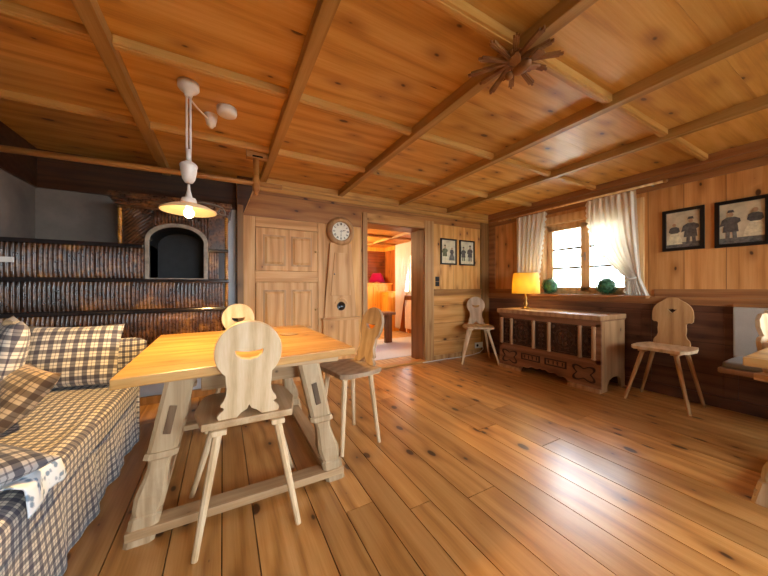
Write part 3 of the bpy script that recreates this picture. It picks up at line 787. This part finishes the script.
# ------------------------------------------------------------------ wall cupboard with two leaves
t = thing('wall_cupboard', 'pale pine cupboard with upper and lower panelled doors set in the back wall', 'cupboard', (.63, YW, 0))
x0, x1 = -.44, .44
f = P().box(x0, -.325, -.03, 0, .09, 1.845).box(.36, x1, -.03, 0, .09, 1.845)
f.done('frame_stile', 'cup', t, bev=.005)
for q_ in ((-.03, 1.735, 1.845), (-.024, 1.14, 1.26), (-.03, .09, .5)): bx(-.325, .36, q_[0], 0, q_[1], q_[2]).done('frame_rail', 'cuph', t, bev=.005)
def leaf(z0, z1, pz0, pz1):
    d = bx(-.32, .355, -.034, -.002, z0+.004, z1-.004).done('door', 'cup', t, bev=.006)
    for a, b in ((-.235, -.02), (.06, .275)):
        bx(a-.012, b+.012, -.037, -.03, pz0-.012, pz1+.012).done('panel_moulding', 'chairtan', d, bev=.003)
        P().hexa([(a, -.034, pz0), (b, -.034, pz0), (b, -.034, pz1), (a, -.034, pz1)], [(a+.03, -.047, pz0+.03), (b-.03, -.047, pz0+.03), (b-.03, -.047, pz1-.03), (a+.03, -.047, pz1-.03)]).done('door_panel', 'cup', d)
    P().sphere((.325, -.05, (z0+z1)/2), .012).done('knob', 'brass', d, smooth=True)
leaf(1.26, 1.735, 1.33, 1.645); leaf(.5, 1.14, .62, 1.04)

# ------------------------------------------------------------------ tall clock
CX = 1.27
t = thing('longcase_clock', 'tall pine clock with round white dial built against the wall left of the doorway', 'clock', (CX, YW, 0))
P().prism([(-.215, .71), (.205, .71), (.135, 1.62), (-.135, 1.62)], .05, T(0, -.05, 0)).done('trunk', 'cup', t, bev=.004)
P().box(-.23, .225, -.07, 0, .09, .685).done('lower_case', 'cup', t, bev=.004)
P().box(-.245, .24, -.085, 0, .68, .715).done('ledge', 'cuph', t, bev=.006)
P().box(-.24, .235, -.08, 0, 0, .09).done('foot', 'cuph', t, bev=.006)
dr = P().prism([(-.135, .98), (.125, .98), (.085, 1.5), (-.085, 1.5)], .012, T(0, -.062, 0)).done('door', 'cup', t, bev=.004)
P().sphere((-.09, -.068, 1.24), .01).done('knob', 'iron', dr, smooth=True)
mF = RX(PI/2)      # local z -> -y (faces the room)
P().lathe([(.16, 0), (.176, .02), (.176, .045), (.16, .065), (.13, .075), (.118, .072), (.112, .06), (.112, .0)], 48, T(0, 0, 1.765) @ mF).done('bezel', 'chairtan', t, smooth=True)
P().lathe([(0, .02), (.112, .02), (.112, .05), (0, .052)], 40, T(0, 0, 1.765) @ mF).done('dial', 'dial', t)
def numeral(s_, cx, cz, ang, h=.026):
    q = P(); w = {'I': .006, 'V': .011, 'X': .012}; tot = sum(w[c] for c in s_); x = -tot/2
    m = T(cx, -.0545, cz) @ RY(ang)
    for ch in s_:
        if ch == 'I': q.box(x+.001, x+.005, -.001, .003, -h/2, h/2, m)
        elif ch == 'V':
            for sg in (-1, 1): q.box(-.0014, .0014, -.001, .003, -h/2, h/2, m @ T(x+.0055, 0, 0) @ T(sg*.0026, 0, 0) @ RY(sg*.24))
        else:
            for sg in (-1, 1): q.box(-.0014, .0014, -.001, .003, -h/2, h/2, m @ T(x+.006, 0, 0) @ RY(sg*.42))
        x += w[ch]
    return q
for k, s_ in enumerate('XII I II III IV V VI VII VIII IX X XI'.split()):
    a = 2*PI*k/12
    numeral(s_, .088*math.sin(a), 1.765+.088*math.cos(a), a).done('numeral', 'ink', t)
def hand(a, L, w):
    m = T(0, -.058, 1.765) @ RY(a)
    return P().box(-w, w, -.001, .001, -.015, L*.6, m).prism([(-w*2.2, L*.5), (0, L*.45), (w*2.2, L*.5), (0, L)], .002, m @ T(0, -.001, 0))
hand(2*PI*2.55/12, .062, .0028).done('hour_hand', 'ink', t); hand(2*PI*30.5/60, .085, .002).done('minute_hand', 'ink', t)
P().lathe([(.055, 0), (.05, .012), (.044, .014), (.042, .006), (0, .006)], 32, T(0, -.05, .85) @ mF).done('pendulum_window', 'lens', t, smooth=True)
P().tube([(.078*math.cos(a*PI/12), -.052, .86+.085*math.sin(a*PI/12)) for a in range(1, 12)], .007, 8).done('arch_moulding', 'cup', t, smooth=True)

# ------------------------------------------------------------------ pictures
def picture(w, h, mat_in, figs, label, loc, rz, border=.028, paper='paper', group=None):
    t = thing('framed_picture', label, 'picture', loc, rz, 'framed prints on the back wall' if rz == 0 else 'framed prints on the window wall')
    P().prism([(-w/2, -h/2), (w/2, -h/2), (w/2, h/2), (-w/2, h/2)], .022, T(0, -.022, 0), holes=[[(-w/2+border, -h/2+border), (w/2-border, -h/2+border), (w/2-border, h/2-border), (-w/2+border, h/2-border)]]).done('frame', 'black', t, bev=.003)
    pr = P().box(-w/2+.01, w/2-.01, -.008, -.002, -h/2+.01, h/2-.01).done('print', paper, t)
    for kind, x, z, s_, c1, c2 in figs:
        q = P(); m = T(x, -.0105, z) @ Matrix.Diagonal((s_*.72, 1, s_*.86, 1))
        if kind == 'woman':
            q.prism([(-.35, 0), (.35, 0), (.3, .25), (.14, .55), (-.14, .55), (-.3, .25)], .003, m)
            q.done('figure', c2, pr)
            q = P().prism([(-.14, .54), (.14, .54), (.24, .62), (.2, .8), (.08, .86), (-.08, .86), (-.2, .8), (-.24, .62)], .0035, m @ T(0, -.001, 0))
        else:
            q.prism([(-.17, 0), (-.04, 0), (-.02, .4), (.03, .4), (.06, 0), (.19, 0), (.16, .5), (-.14, .5)], .003, m)
            q.done('figure', c2, pr)
            q = P().prism([(-.26, .28), (.24, .28), (.2, .6), (.3, .66), (.28, .78), (.12, .86), (-.12, .86), (-.28, .76), (-.36, .5), (-.22, .55)], .0035, m @ T(0, -.001, 0))
            q.prism([(-.14, 1.03), (.14, 1.03), (.1, 1.05), (.08, 1.13), (-.08, 1.13), (-.1, 1.05)], .0035, m @ T(0, -.0015, 0))
        q.done('figure', c1, pr)
        P().lathe([(0, 0), (.085, 0), (.08, .004), (0, .004)], 12, m @ T(0, -.0005, .95) @ mF).done('figure', 'skin_ink', pr)
    P().box(-w/2+border, w/2-border, -.0092, -.008, -h/2+border, -h/2+border+h*.12).done('print_ground', 'inkgrey' if paper == 'paper' else 'inkcream', pr)
    return t
PX = math.pi/2   # local -y faces the room; rotate for the window wall: -y -> -x
picture(.315, .394, None, [('man', -.07, -.13, .24, 'inkgreen', 'inkcream'), ('woman', .065, -.13, .22, 'ink', 'inkgrey')], 'framed print of two pale figures, left of the pair beside the doorway', (3.015, YW, 1.62), 0, .022, 'paperl')
picture(.32, .395, None, [('man', -.075, -.13, .23, 'ink', 'inkgreen'), ('man', .065, -.13, .26, 'ink', 'inkgrey')], 'framed print of two dark-coated figures, nearest the room corner', (3.395, YW, 1.62), 0, .022, 'paperl')
picture(.295, .4, None, [('woman', -.06, -.14, .23, 'ink', 'inkcream'), ('man', .055, -.14, .26, 'ink', 'ink')], 'black-framed print of a woman in pale skirt and a long-coated man, beside the curtain', (XW, 1.086, 1.625), -PX, .03)
picture(.31, .405, None, [('man', -.06, -.135, .26, 'ink', 'inkgrey'), ('woman', .075, -.12, .26, 'ink', 'inkcream')], 'black-framed print of a hatted man and a woman turned away, at the right edge', (XW, .722, 1.62), -PX, .03)

# ------------------------------------------------------------------ switches, socket, cable
t = thing('light_switch', 'dark double switch plate on the wall right of the doorway', 'switch', (2.8, YW, 1.165))
for z in (-.037, .037):
    q = bx(-.035, .035, -.012, 0, z-.035, z+.035).done('plate', 'plastic_dark', t, bev=.004)
    if z > 0: bx(-.02, .02, -.017, -.012, z-.02, z+.02).done('rocker', 'plastic_dark', q, bev=.003)
    else: P().lathe([(.019, 0), (.019, .004), (.015, .004), (.015, .001), (0, .001)], 20, T(0, -.012, z) @ mF).done('socket_well', 'black', q)
t = thing('wall_outlet', 'white double wall outlet low behind the corner chair', 'outlet', (3.62, YW-.03, .145))
bx(-.085, .085, -.014, 0, -.045, .045).done('plate', 'plastic_white', t, bev=.005)
for x in (-.04, .04): P().lathe([(.022, 0), (.022, .004), (.017, .004), (.017, .001), (0, .001)], 20, T(x, -.014, 0) @ mF).done('socket_well', 'black' if x < 0 else 'plastic_white', t)
tag(P().tube([(3.69, 3.395, .12), (3.685, 3.385, .08), (3.6, 3.38, .035), (3.45, 3.375, .018), (3.2, 3.385, .006), (2.95, 3.4, .006), (2.75, 3.4, .006), (2.6, 3.395, .006), (2.5, 3.4, .006)], .0055, 8).done('power_cable', 'plastic_white', smooth=True),
    'thin white cable lying along the base of the back wall', 'cable')

# ------------------------------------------------------------------ chairs
def half_to_outline(h): return h + [(-x, z) for x, z in reversed(h) if abs(x) > 1e-6]
def arc(cx, cz, rx, rz, a0, a1, n): return [(cx+rx*math.cos(math.radians(a0+(a1-a0)*k/n)), cz+rz*math.sin(math.radians(a0+(a1-a0)*k/n))) for k in range(n+1)]
key = half_to_outline([(0, .05), (.008, .032), (.03, .02), (.05, 0), (.118, 0), (.124, .016), (.113, .03), (.099, .042), (.098, .05), (.112, .056), (.109, .068), (.098, .082), (.09, .105), (.087, .13), (.09, .155)] + arc(0, .283, .132, .132, -46, 90, 16))
smile = [(-.056, .292), (-.03, .286), (0, .283), (.03, .286), (.056, .292)] + [(.05, .272), (.032, .257), (0, .25), (-.032, .257), (-.05, .272)]
mush = half_to_outline([(0, .0), (.13, 0), (.134, .02), (.128, .045), (.108, .07), (.1, .1), (.104, .15), (.1, .2), (.114, .214), (.132, .212), (.147, .228), (.149, .27)] + arc(0, .3, .147, .135, 0, 90, 14)[0:9] + [(.05, .435), (.035, .448), (0, .452)])
tri = [(-.036, .342), (-.014, .335), (0, .346), (.014, .335), (.036, .342), (.012, .312), (0, .302), (-.012, .312)]
lobed = half_to_outline([(0, .0), (.115, 0), (.135, .05), (.14, .12), (.145, .2), (.13, .225), (.1, .235), (.11, .25), (.125, .29), (.12, .34), (.085, .375), (.05, .38), (.03, .375), (.015, .395), (0, .4)])
heart = [(-.05, .3), (-.03, .325), (0, .31), (.03, .325), (.05, .3), (.03, .26), (0, .235), (-.03, .26)]
SZ = .52
def chair(label, loc, rz, outline, hole, bmat='chair', smat='seat', lmat='chair', tilt=9, bz=.0, foot=(.2, .22, .25, .21), sy=1.):
    t = thing('wooden_chair', label, 'chair', loc, rz, 'plank-seat wooden chairs')
    o = [(-.178, -.2), (-.215, -.03), (-.2, .13), (-.165, .19), (.165, .19), (.2, .13), (.215, -.03), (.178, -.2)]
    o = [(x, y*sy) for x, y in o]
    P().hexa([(x, y, SZ-.03) for x, y in o], [(x, y, SZ) for x, y in o]).done('seat', smat, t, bev=.006)
    fx0, fy0, fx1, fy1 = foot
    for sx in (-1, 1):
        bx(sx*.115-.028, sx*.115+.028, -.215*sy, .15*sy, SZ-.052, SZ-.0305).done('seat_batten', lmat, t, bev=.004)
        P().tube([(sx*.118, -.135*sy, SZ-.05), (sx*fx0, -fy0, 0)], [.019, .0125], 8).done('leg', lmat, t)
        P().tube([(sx*.118, .115*sy, SZ-.05), (sx*fx1, fy1, 0)], [.019, .0125], 8).done('leg', lmat, t)
    m = T(0, -.172*sy, SZ+bz) @ RX(math.radians(tilt)) @ T(0, -.012, 0)
    P().prism(outline, .024, m, holes=[hole]).done('backrest', bmat, t, bev=.003)
    return t
chair('pale round-backed chair with smile cut-out standing in front of the near table edge', (.103, 1.582, 0), math.radians(-1), key, smile, tilt=6)
chair('grey-brown smile-backed chair at the right end of the left table, its back to the doorway', (.775, 1.945, 0), math.radians(99), key, smile, bmat='chairgrey', smat='chairgrey', foot=(.165, .15, .16, .14), tilt=14, sy=.82)
chair('round-backed chair on the stove side of the left table, mostly hidden by the table', (.13, 2.74, 0), math.radians(182), key, smile)
chair('small smile-backed chair standing in the room corner left of the carved chest', (3.25, 3.08, 0), math.radians(142), key, smile, bmat='chairgrey')
chair('honey-brown mushroom-backed chair against the window wall right of the carved chest', (3.6, 1.14, 0), math.radians(90), mush, tri, bmat='chairtan', smat='chair', lmat='chairtan', foot=(.225, .15, .225, .2), tilt=5)
chair('lobed-back chair pushed in at the table by the right edge', (3.1, .27, 0), math.radians(165), lobed, heart, bmat='chair', foot=(.13, .13, .13, .13), tilt=6)

# ------------------------------------------------------------------ tables
def table(label, loc, rz, top, hx=.5, hy=.51, mirror=False, apron=True):
    t = thing('trestle_table', label, 'table', loc, rz, 'trestle tables')
    P().hexa([(x, y, .712) for x, y in top], [(x, y, .75) for x, y in top]).done('tabletop', 'ttop', t, bev=.004)
    for sy in (-1, 1):
        bx(-.44, .44, sy*hy-.06, sy*hy+.06, .668, .7115).done('cleat', 'tlegx', t, bev=.005)
        for sx in (-1, 1):
            # slanting flat leg: straight head, collar, swelling shaft, square foot
            ztop, xt, xb = .668, .285, .432
            def cx(z): return sx*(xb + (xt-xb)*z/ztop)
            q = P()
            secs = [(.668, .056, .036), (.37, .054, .036), (.369, .06, .042), (.345, .062, .044), (.335, .042, .036), (.3, .038, .034), (.25, .045, .038), (.19, .057, .044), (.14, .053, .042), (.115, .042, .038), (.108, .055, .044), (0, .053, .044)]
            rings = []
            for z, w, d in secs:
                rings.append([q.bm.verts.new((cx(z)+a*w, sy*hy+b*d, z)) for a, b in ((-1, -.7), (-.7, -1), (.7, -1), (1, -.7), (1, .7), (.7, 1), (-.7, 1), (-1, .7))])
            for A, B in zip(rings, rings[1:]):
                for i in range(8): q.bm.faces.new((A[i], A[(i+1) % 8], B[(i+1) % 8], B[i]))
            q.bm.faces.new(rings[0]); q.bm.faces.new(rings[-1])
            lg = q.done('leg', 'tleg', t)
            for s2 in (-1, 1):
                P().box(-.014, .014, s2*.038-.004, s2*.038+.004, -.06, .06, T(cx(.5), sy*hy, .5) @ RY(sx*-.21)).done('wedge', 'peg', lg, bev=.002)
    for sy in (-1, 1):
        yy = sy*hy - .006
        bx(-.475, .475, yy-.045, yy+.045, .03, .068).done('stretcher', 'tlegx', t, bev=.004)
    for sx in (-1, 1):
        bx(sx*.41-.04, sx*.41+.04, -hy+.04, hy-.052, .034, .066).done('stretcher', 'tlegy', t, bev=.004)
    if apron:
        dw = bx(-.215, .3, -.42, .42, .565, .711).done('drawer_box', 'tlegx', t, bev=.006)
        P().sphere((.045, -.432, .64), .012).done('knob', 'peg', dw, smooth=True)
    return t
TC = (.12, 2.115)
def loc_(pts): return [(x-TC[0], y-TC[1]) for x, y in pts]
tt = table('pale trestle table with lamp-lit orange top standing in front of the sofa', (TC[0], TC[1], 0), 0, loc_([(-.35, 1.365), (.628, 1.465), (.6, 2.58), (-.375, 2.52)]))
tag(P().lathe([(0, 0), (.035, 0), (.06, .003), (.062, .005), (0, .005)], 24).done('coaster', 'chairgrey', loc=(.4, 2.1, .7495)), 'flat grey round mat on the left table behind the near chair', 'coaster')
R2 = table('trestle table cut off by the right edge, its corner in front of the grey bench', (2.63, -.08, 0), math.radians(90), [(-.55, -.6), (.466, -.6), (.466, .55), (-.55, .55)], hy=.28, apron=False)

# ------------------------------------------------------------------ carved chest
CHX, CY0, CY1 = 3.33, 1.535, 2.77
t = thing('carved_chest', 'dark carved wooden chest with rosette panels below the window', 'chest', (CHX, (CY0+CY1)/2, 0))
hw = (CY1-CY0)/2; cm = (CY0+CY1)/2
def yy(y): return y-cm
dep = .5
# side panels with bracket feet (local +x goes to the wall)
for sy in (-1, 1):
    m = T(0, sy*hw - (.03 if sy > 0 else 0), 0)
    q = P(); out = [(.02, 0), (.13, 0), (.13, .05), (.17, .11), (.24, .13), (.34, .13), (.4, .1), (.42, .04), (.42, 0), (dep, 0), (dep, .73), (.02, .73)]
    q.prism(out, .03, m); q.done('side_panel', 'chestl', t, bev=.003)
P().box(.46, dep, -hw+.03, hw-.03, .1, .73).done('back_panel', 'chestf', t)
P().box(.03, .46, -hw+.03, hw-.03, .13, .16).done('bottom', 'chestf', t)
lid = P().box(-.035, dep+.01, -hw-.012, hw+.012, .735, .785).done('lid', 'chestl', t, bev=.007)
P().box(-.022, dep, -hw-.008, hw+.008, .722, .736).done('lid_moulding', 'chestf', lid, bev=.003)
P().box(.0, .03, -hw, hw, .665, .722).box(.0, .03, -hw, hw, .285, .33).box(0, .03, -hw, -hw+.05, .285, .7).box(0, .03, hw-.05, hw, .285, .7).done('front_frame', 'chestf', t, bev=.003)
cols = [2.725, 2.577, 2.265, 2.07, 1.732, 1.60]
for y in cols:
    P().lathe([(.014, .325), (.024, .335), (.018, .35), (.02, .36), (.02, .63), (.018, .64), (.024, .652), (.016, .668)], 14, T(-.004, yy(y), 0)).done('half_column', 'chestl', t, smooth=True)
def panel(ya, yb, big):
    p0 = bx(.014, .03, yy(yb), yy(ya), .325, .67).done('carved_panel', 'chestd', t)
    c = yy((ya+yb)/2); w = (ya-yb)/2 if ya > yb else (yb-ya)/2
    q = P()
    mm = T(.014, c, .5) @ RY(-PI/2)    # local z -> -x, local x -> z
    if big:
        q.tube([(.012, c+.105*math.cos(a*PI/16), .5+.105*math.sin(a*PI/16)) for a in range(33)], .008, 6)
        for k in range(8):
            a = k*PI/4
            q.sphere((.012, c+.06*math.cos(a), .5+.06*math.sin(a)), .026, 10, 6, (.4, 1, 1))
        q.sphere((.01, c, .5), .026, 12, 8, (.6, 1, 1))
        for sy in (-1, 1):
            for sz in (-1, 1): q.sphere((.013, c+sy*(w-.035), .5+sz*.125), .024, 8, 6, (.4, 1, 1))
        for k in range(8):
            a = k*PI/4+PI/8
            q.sphere((.012, c+.125*math.cos(a), .5+.13*math.sin(a)), .013, 8, 6, (.4, 1, 1))
    else:
        q.tube([(.012, c, .36), (.012, c, .63)], .006, 6)
        for z in (.4, .45, .56, .61):
            for sy in (-1, 1): q.sphere((.012, c+sy*.024, z), .018, 8, 6, (.4, 1, .7))
        q.sphere((.011, c, .5), .026, 10, 6, (.5, 1, 1))
    q.done('carved_rosette' if big else 'carved_leaf', 'chestm', p0, smooth=True)
    for z in (.345, .65): bx(.008, .016, yy(yb)+.012, yy(ya)-.012, z-.006, z+.006).done('bead', 'chestm', p0)
cs = sorted(cols)
bigs = {(1.732, 2.07), (2.265, 2.577)}
for a, b in zip(cs, cs[1:]): panel(b, a, (a, b) in bigs)
# base with quatrefoils, date plates and scalloped arch
base = [(-hw, 0), (-.48, 0), (-.3, 0), (-.28, .05), (-.25, .07), (-.2, .06), (-.14, .09), (-.08, .075), (-.03, .1), (0, .085), (.03, .1), (.08, .075), (.14, .09), (.2, .06), (.25, .07), (.28, .05), (.3, 0), (hw, 0), (hw, .285), (-hw, .285)]
P().prism(base, .03, RZ(PI/2) @ T(0, -.03, 0)).done('front_base', 'chestf', t, bev=.003)
for sy in (-1, 1):
    P().box(-.025, .03, min(sy*hw, sy*.3), max(sy*hw, sy*.3), 0, .04).done('foot', 'chestl', t, bev=.005)
    q = P(); c = sy*.455
    def quat(r): return [((1+.32*math.cos(4*a+PI))*r*math.cos(a)*1.12, (1+.32*math.cos(4*a+PI))*r*math.sin(a)*.82) for a in [2*PI*k/48 for k in range(48)]]
    q.prism([(x+c, z+.165) for x, z in quat(.1)], .006, RZ(PI/2) @ T(0, 0, 0), holes=[[(x+c, z+.165) for x, z in quat(.082)]])
    q.done('quatrefoil_strap', 'chestd', t)
    d0 = sy*.155
    pl = P().prism([(d0-.125, .165), (d0+.125, .165), (d0+.125, .245), (d0-.125, .245)], .008, RZ(PI/2) @ T(0, .0, 0), holes=[[(d0-.11, .177), (d0+.11, .177), (d0+.11, .233), (d0-.11, .233)]])
    pl = pl.done('plaque_border', 'chestd', t)
    q = P()
    for k in range(4):
        x = d0-.08+k*.052
        q.box(-.004, 0, x-.005, x+.005, .185, .226)
        if k % 2: q.box(-.004, 0, x-.005, x+.018, .218, .226); q.box(-.004, 0, x-.005, x+.018, .2, .207)
    q.done('worn_carving', 'chestd', pl)

# ------------------------------------------------------------------ yellow lamp on the chest
t = thing('table_lamp', 'lamp with glowing yellow drum shade on the left end of the carved chest', 'lamp', (3.57, 2.54, .785))
P().lathe([(0, 0), (.06, 0), (.062, .01), (.04, .02), (.018, .035), (.026, .06), (.03, .075), (.015, .1), (.02, .125), (.026, .14), (.012, .165), (.009, .23), (0, .23)], 24).done('base', 'brass', t, smooth=True)
P().lathe([(.172, .205), (.165, .33), (.15, .48)], 40, cap=False).done('lamp_shade', 'shade_yellow', t, smooth=True, solid=.003)
P().sphere((0, 0, .3), .03, 12, 10).done('bulb', 'bulb', t, smooth=True)

# ------------------------------------------------------------------ topiary balls on the sill
def ball(label, loc):
    t = thing('topiary_ball', label, 'topiary ball', loc, random.random()*6, 'topiary balls on the window sill')
    P().sphere((0, 0, .105), .082, 18, 12).done('core', 'leafd', t, smooth=True)
    q = P()
    for k in range(620):
        z = 1-2*(k+.5)/620; a = k*2.39996; r = math.sqrt(1-z*z)
        d = Vector((r*math.cos(a), r*math.sin(a), z)); R = .09+random.uniform(-.006, .014)
        if R*d.z+.105 < .004: continue
        u = d.orthogonal().normalized(); u.rotate(Matrix.Rotation(random.uniform(0, 6.28), 3, d)); w = d.cross(u)
        tip = d*.007
        c = d*R + Vector((0, 0, .105)); s_ = .0095
        vs = [q.bm.verts.new(c+x) for x in (-u*s_, -w*s_*.7+tip*.4, u*s_+tip, w*s_*.7+tip*.4)]
        q.bm.faces.new(vs)
    q.done('leaves', 'leaf', t, recalc=False)
    return t
ball('green topiary ball on the window sill beside the yellow lamp', (3.87, 2.385, .985))
ball('green topiary ball on the window sill beside the tied-back curtain', (3.87, 1.725, .985))

# ------------------------------------------------------------------ sofa
t = thing('sofa', 'long daybed sofa with checked cover and floor-length skirt along the left wall', 'sofa', (-.963, 1.4, 0))
FX, Y0, Y1 = .42, -1.05, 1.33          # local front x, near and far ends
def matt(u, v):
    # cross-section from the back to the front edge, softly rolled over
    x = -.42 + .84*min(1, u*1.12) if u < .88 else None
    yv = Y0 + (Y1-Y0)*v
    puff = .012*math.sin(yv*5.1+u*3)+.008*math.sin(yv*11.+u*7)
    if u < .8: return Vector((-.42+.78*u/.8, yv, .425+.02*math.sin(PI*u/.8)+puff*.8))
    a = (u-.8)/.2
    ang = PI/2*(1-min(1, a*1.6))
    xx = .36+.065*math.cos(ang); zz = .375+.055*math.sin(ang)
    if a > .625: zz = .375-(a-.625)/.375*.07
    return Vector((xx+puff*.3, yv, zz+puff*.4*(1-a)))
arcs = {}
def unroll(c):
    return (c.y, c.x if c.z > .41 else .36+(.43-c.z)*1.2)
q = P().grid(matt, 40, 70)
q.done('mattress_cover', 'chk', t, smooth=True, uvset=unroll, recalc=False)
bx(-.41, .36, Y0+.01, Y1-.01, .02, .4).done('base', 'chkn', t)
def skirt(a, b):
    def fn(u, v):
        y = a+(b-a)*u
        w = .012*math.sin(y*17.)*(1-v)+.006*math.sin(y*41+1)*(1-v)
        fl_ = .02*(1-v)
        return Vector((FX-.012+w+fl_, y, .006+.345*v))
    P().grid(fn, 90, 8).done('skirt', 'chk', t, smooth=True, solid=.004, uvset=lambda c: (c.y, c.z))
skirt(Y0, .545); skirt(.56, Y1)
P().grid(lambda u, v: Vector((-.41+.84*u, Y1+.004+.006*math.sin(u*30)*(1-v), .006+.345*v)), 40, 6).done('skirt', 'chk', t, smooth=True, solid=.004, uvset=lambda c: (c.x, c.z))
er = P()  # the sofa's upholstered end rest, set apart as its own object
def endr(u, v):
    a = 2*PI*u; x = -.4+.88*v
    tp = min(1, 12*v, 12*(1-v))**.5
    return Vector((x, Y1-.04+.045*math.cos(a)*tp, .545+.13*max(-1, min(1, 1.25*math.sin(a)))*(.8+.2*tp)))
er.grid(endr, 28, 24)
tag(er.done('endrest', 'chk', smooth=True, uvset=lambda c: (c.x, c.z), loc=(-.963, 1.4, .045)), 'long checked bolster across the far end of the sofa, behind the wide pillow', 'endrest')
def pillow(name, label, w, h, th, mat, M_, cat='pillow'):
    q = P(); n = 22
    def side(sg):
        def fn(u, v):
            a, b = 2*u-1, 2*v-1
            e = (1-abs(a)**2.6)*(1-abs(b)**2.6)
            px = w/2*a*(1-.07*(1-b*b)); pz = h/2*b*(1-.07*(1-a*a))
            wr = .004*math.sin(a*7+b*3)*math.sin(b*6-a*2)
            return Vector((px, sg*(th/2*max(0, e)**.45+wr*e), pz))
        return fn
    q.grid(side(1), n, n); q.grid(side(-1), n, n)
    bmesh.ops.remove_doubles(q.bm, verts=q.bm.verts[:], dist=.0005)
    o = q.done(name, mat, smooth=True, uvset=lambda c: (c.x, c.z))
    o.matrix_world = M_
    return tag(o, label, cat, 'checked pillows on the sofa')
pillow('pillow', 'blue and white checked pillow leaning on the far end of the sofa before the stove', .47, .4, .15, 'chkb', T(-.83, 2.57, .645) @ RX(-.28) @ RY(.03))
pillow('pillow', 'upright blue checked pillow against the left wall, at the left edge', .52, .46, .15, 'chkb', T(-1.03, 2.35, .69) @ RZ(-PI/2+.45) @ RX(-.22))
pillow('pillow', 'low brownish checked pillow on the sofa before the upright one at left edge', .44, .3, .13, 'chkbr', T(-.88, 2.08, .56) @ RZ(-PI/2+.6) @ RX(-.75))
pillow('cushion', 'dark navy checked cushion lying near the front of the sofa, at the left edge', .44, .44, .11, 'chkn', T(-.79, 1.4, .498) @ RZ(.8) @ RX(PI/2-.0), 'cushion')
# leaf-print cloth falling over the sofa's front edge
def clo(u, v):
    y = 1.31+.19*u
    s_ = v*.19
    x = -.63+s_ if s_ < .09 else -.54+.012*math.sin((s_-.09)*12)
    z = .462 if s_ < .06 else (.462-(s_-.06)*.35 if s_ < .09 else .4515-(s_-.09)*.8)
    return Vector((x+.012+.006*math.sin(u*9), y+.05*v*(u-.3), z+.008+.004*math.sin(u*14+v*5)))
tag(P().grid(clo, 24, 24).done('printed_cloth', 'leafcloth', smooth=True, solid=.003, uvset=lambda c: (c.y, c.z+c.x)), 'white cloth with blue leaf print draped over the front edge of the sofa', 'cloth')

# ------------------------------------------------------------------ right bench
t = thing('corner_bench', 'wall bench with grey upholstered back under the pictures at the right edge', 'bench', (3.62, -.3, 0))
bx(-.24, .2, -1.4, 1.055, .405, .445).done('seat', 'benchw', t, bev=.01)
bx(.19, .225, -1.4, 1.06, .47, .9).done('back_pad', 'grey_uph', t, bev=.01, smooth=False)
bx(.19, .235, -1.4, 1.06, .9, .925).done('cap_rail', 'raily', t, bev=.004)
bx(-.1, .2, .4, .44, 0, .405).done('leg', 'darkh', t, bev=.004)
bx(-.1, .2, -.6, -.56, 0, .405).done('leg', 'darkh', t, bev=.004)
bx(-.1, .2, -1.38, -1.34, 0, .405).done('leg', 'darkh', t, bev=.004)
cu = P().box(3.4, 3.8, -.7, .735, .4455, .495)
tag(cu.done('seat_cushion', 'cushion', bev=.022, seg=4, smooth=True), 'long greige seat cushion lying on the wall bench', 'cushion')

# ------------------------------------------------------------------ outside
struct(bx(-30, 60, -40, 50, -1.3, -1.25).done('ground', 'grass'))
# ------------------------------------------------------------------ light
w = bpy.data.worlds.new('sky'); S.world = w; w.use_nodes = True
nt = w.node_tree; bg = nt.nodes['Background']
bg.inputs[0].default_value = (.8, .91, 1., 1); bg.inputs[1].default_value = 9.
def portal(loc, rot, sx, sy):
    l = bpy.data.lights.new('daylight_portal', 'AREA'); l.shape = 'RECTANGLE'; l.size = sx; l.size_y = sy
    l.cycles.is_portal = True
    o = bpy.data.objects.new('daylight_portal', l); COL.objects.link(o); o.location = loc; o.rotation_euler = rot
for a, b, z0, z1 in WO: portal((XW+.21, (a+b)/2, (z0+z1)/2), (0, PI/2, 0), z1-z0, b-a)
for a, b, z0, z1 in RO: portal(((a+b)/2, YR-.19, (z0+z1)/2), (PI/2, 0, 0), b-a, z1-z0)
def bulb(loc, watts, col, r=.03):
    l = bpy.data.lights.new('lamp_light', 'POINT'); l.energy = watts; l.color = col; l.shadow_soft_size = r
    o = bpy.data.objects.new('lamp_light', l); COL.objects.link(o); o.location = loc
l = bpy.data.lights.new('pendant_light', 'SPOT'); l.energy = 24; l.color = (1., .6, .2); l.shadow_soft_size = .03; l.spot_size = math.radians(150); l.spot_blend = .6
o = bpy.data.objects.new('pendant_light', l); COL.objects.link(o); o.location = (-.17, 2.024, 1.465)
bulb((3.57, 2.54, 1.085), 3.0, (1., .8, .42), .035)
bulb((3.5, 6.75, 1.36), 2.2, (1., .6, .4), .03)
bulb((2.2, 5.9, 1.95), 34, (1., .72, .36), .1)

# ------------------------------------------------------------------ camera
cam = bpy.data.cameras.new('camera'); co = bpy.data.objects.new('camera', cam); COL.objects.link(co)
cam.sensor_width = 36; cam.lens = 293.37/768*36; cam.clip_start = .02
co.matrix_world = T(0, 0, 1.07) @ RZ(-math.radians(28.794)) @ RX(PI/2) @ RZ(math.radians(-.165))
S.camera = co
S.view_settings.view_transform = 'Standard'; S.view_settings.look = 'None'; S.view_settings.gamma = 1
S.view_settings.use_curve_mapping = False
S.view_settings.exposure = 2.1
S.cycles.use_denoising = True
S.cycles.max_bounces = 10; S.cycles.diffuse_bounces = 6; S.cycles.transparent_max_bounces = 12
S.cycles.sample_clamp_indirect = 6
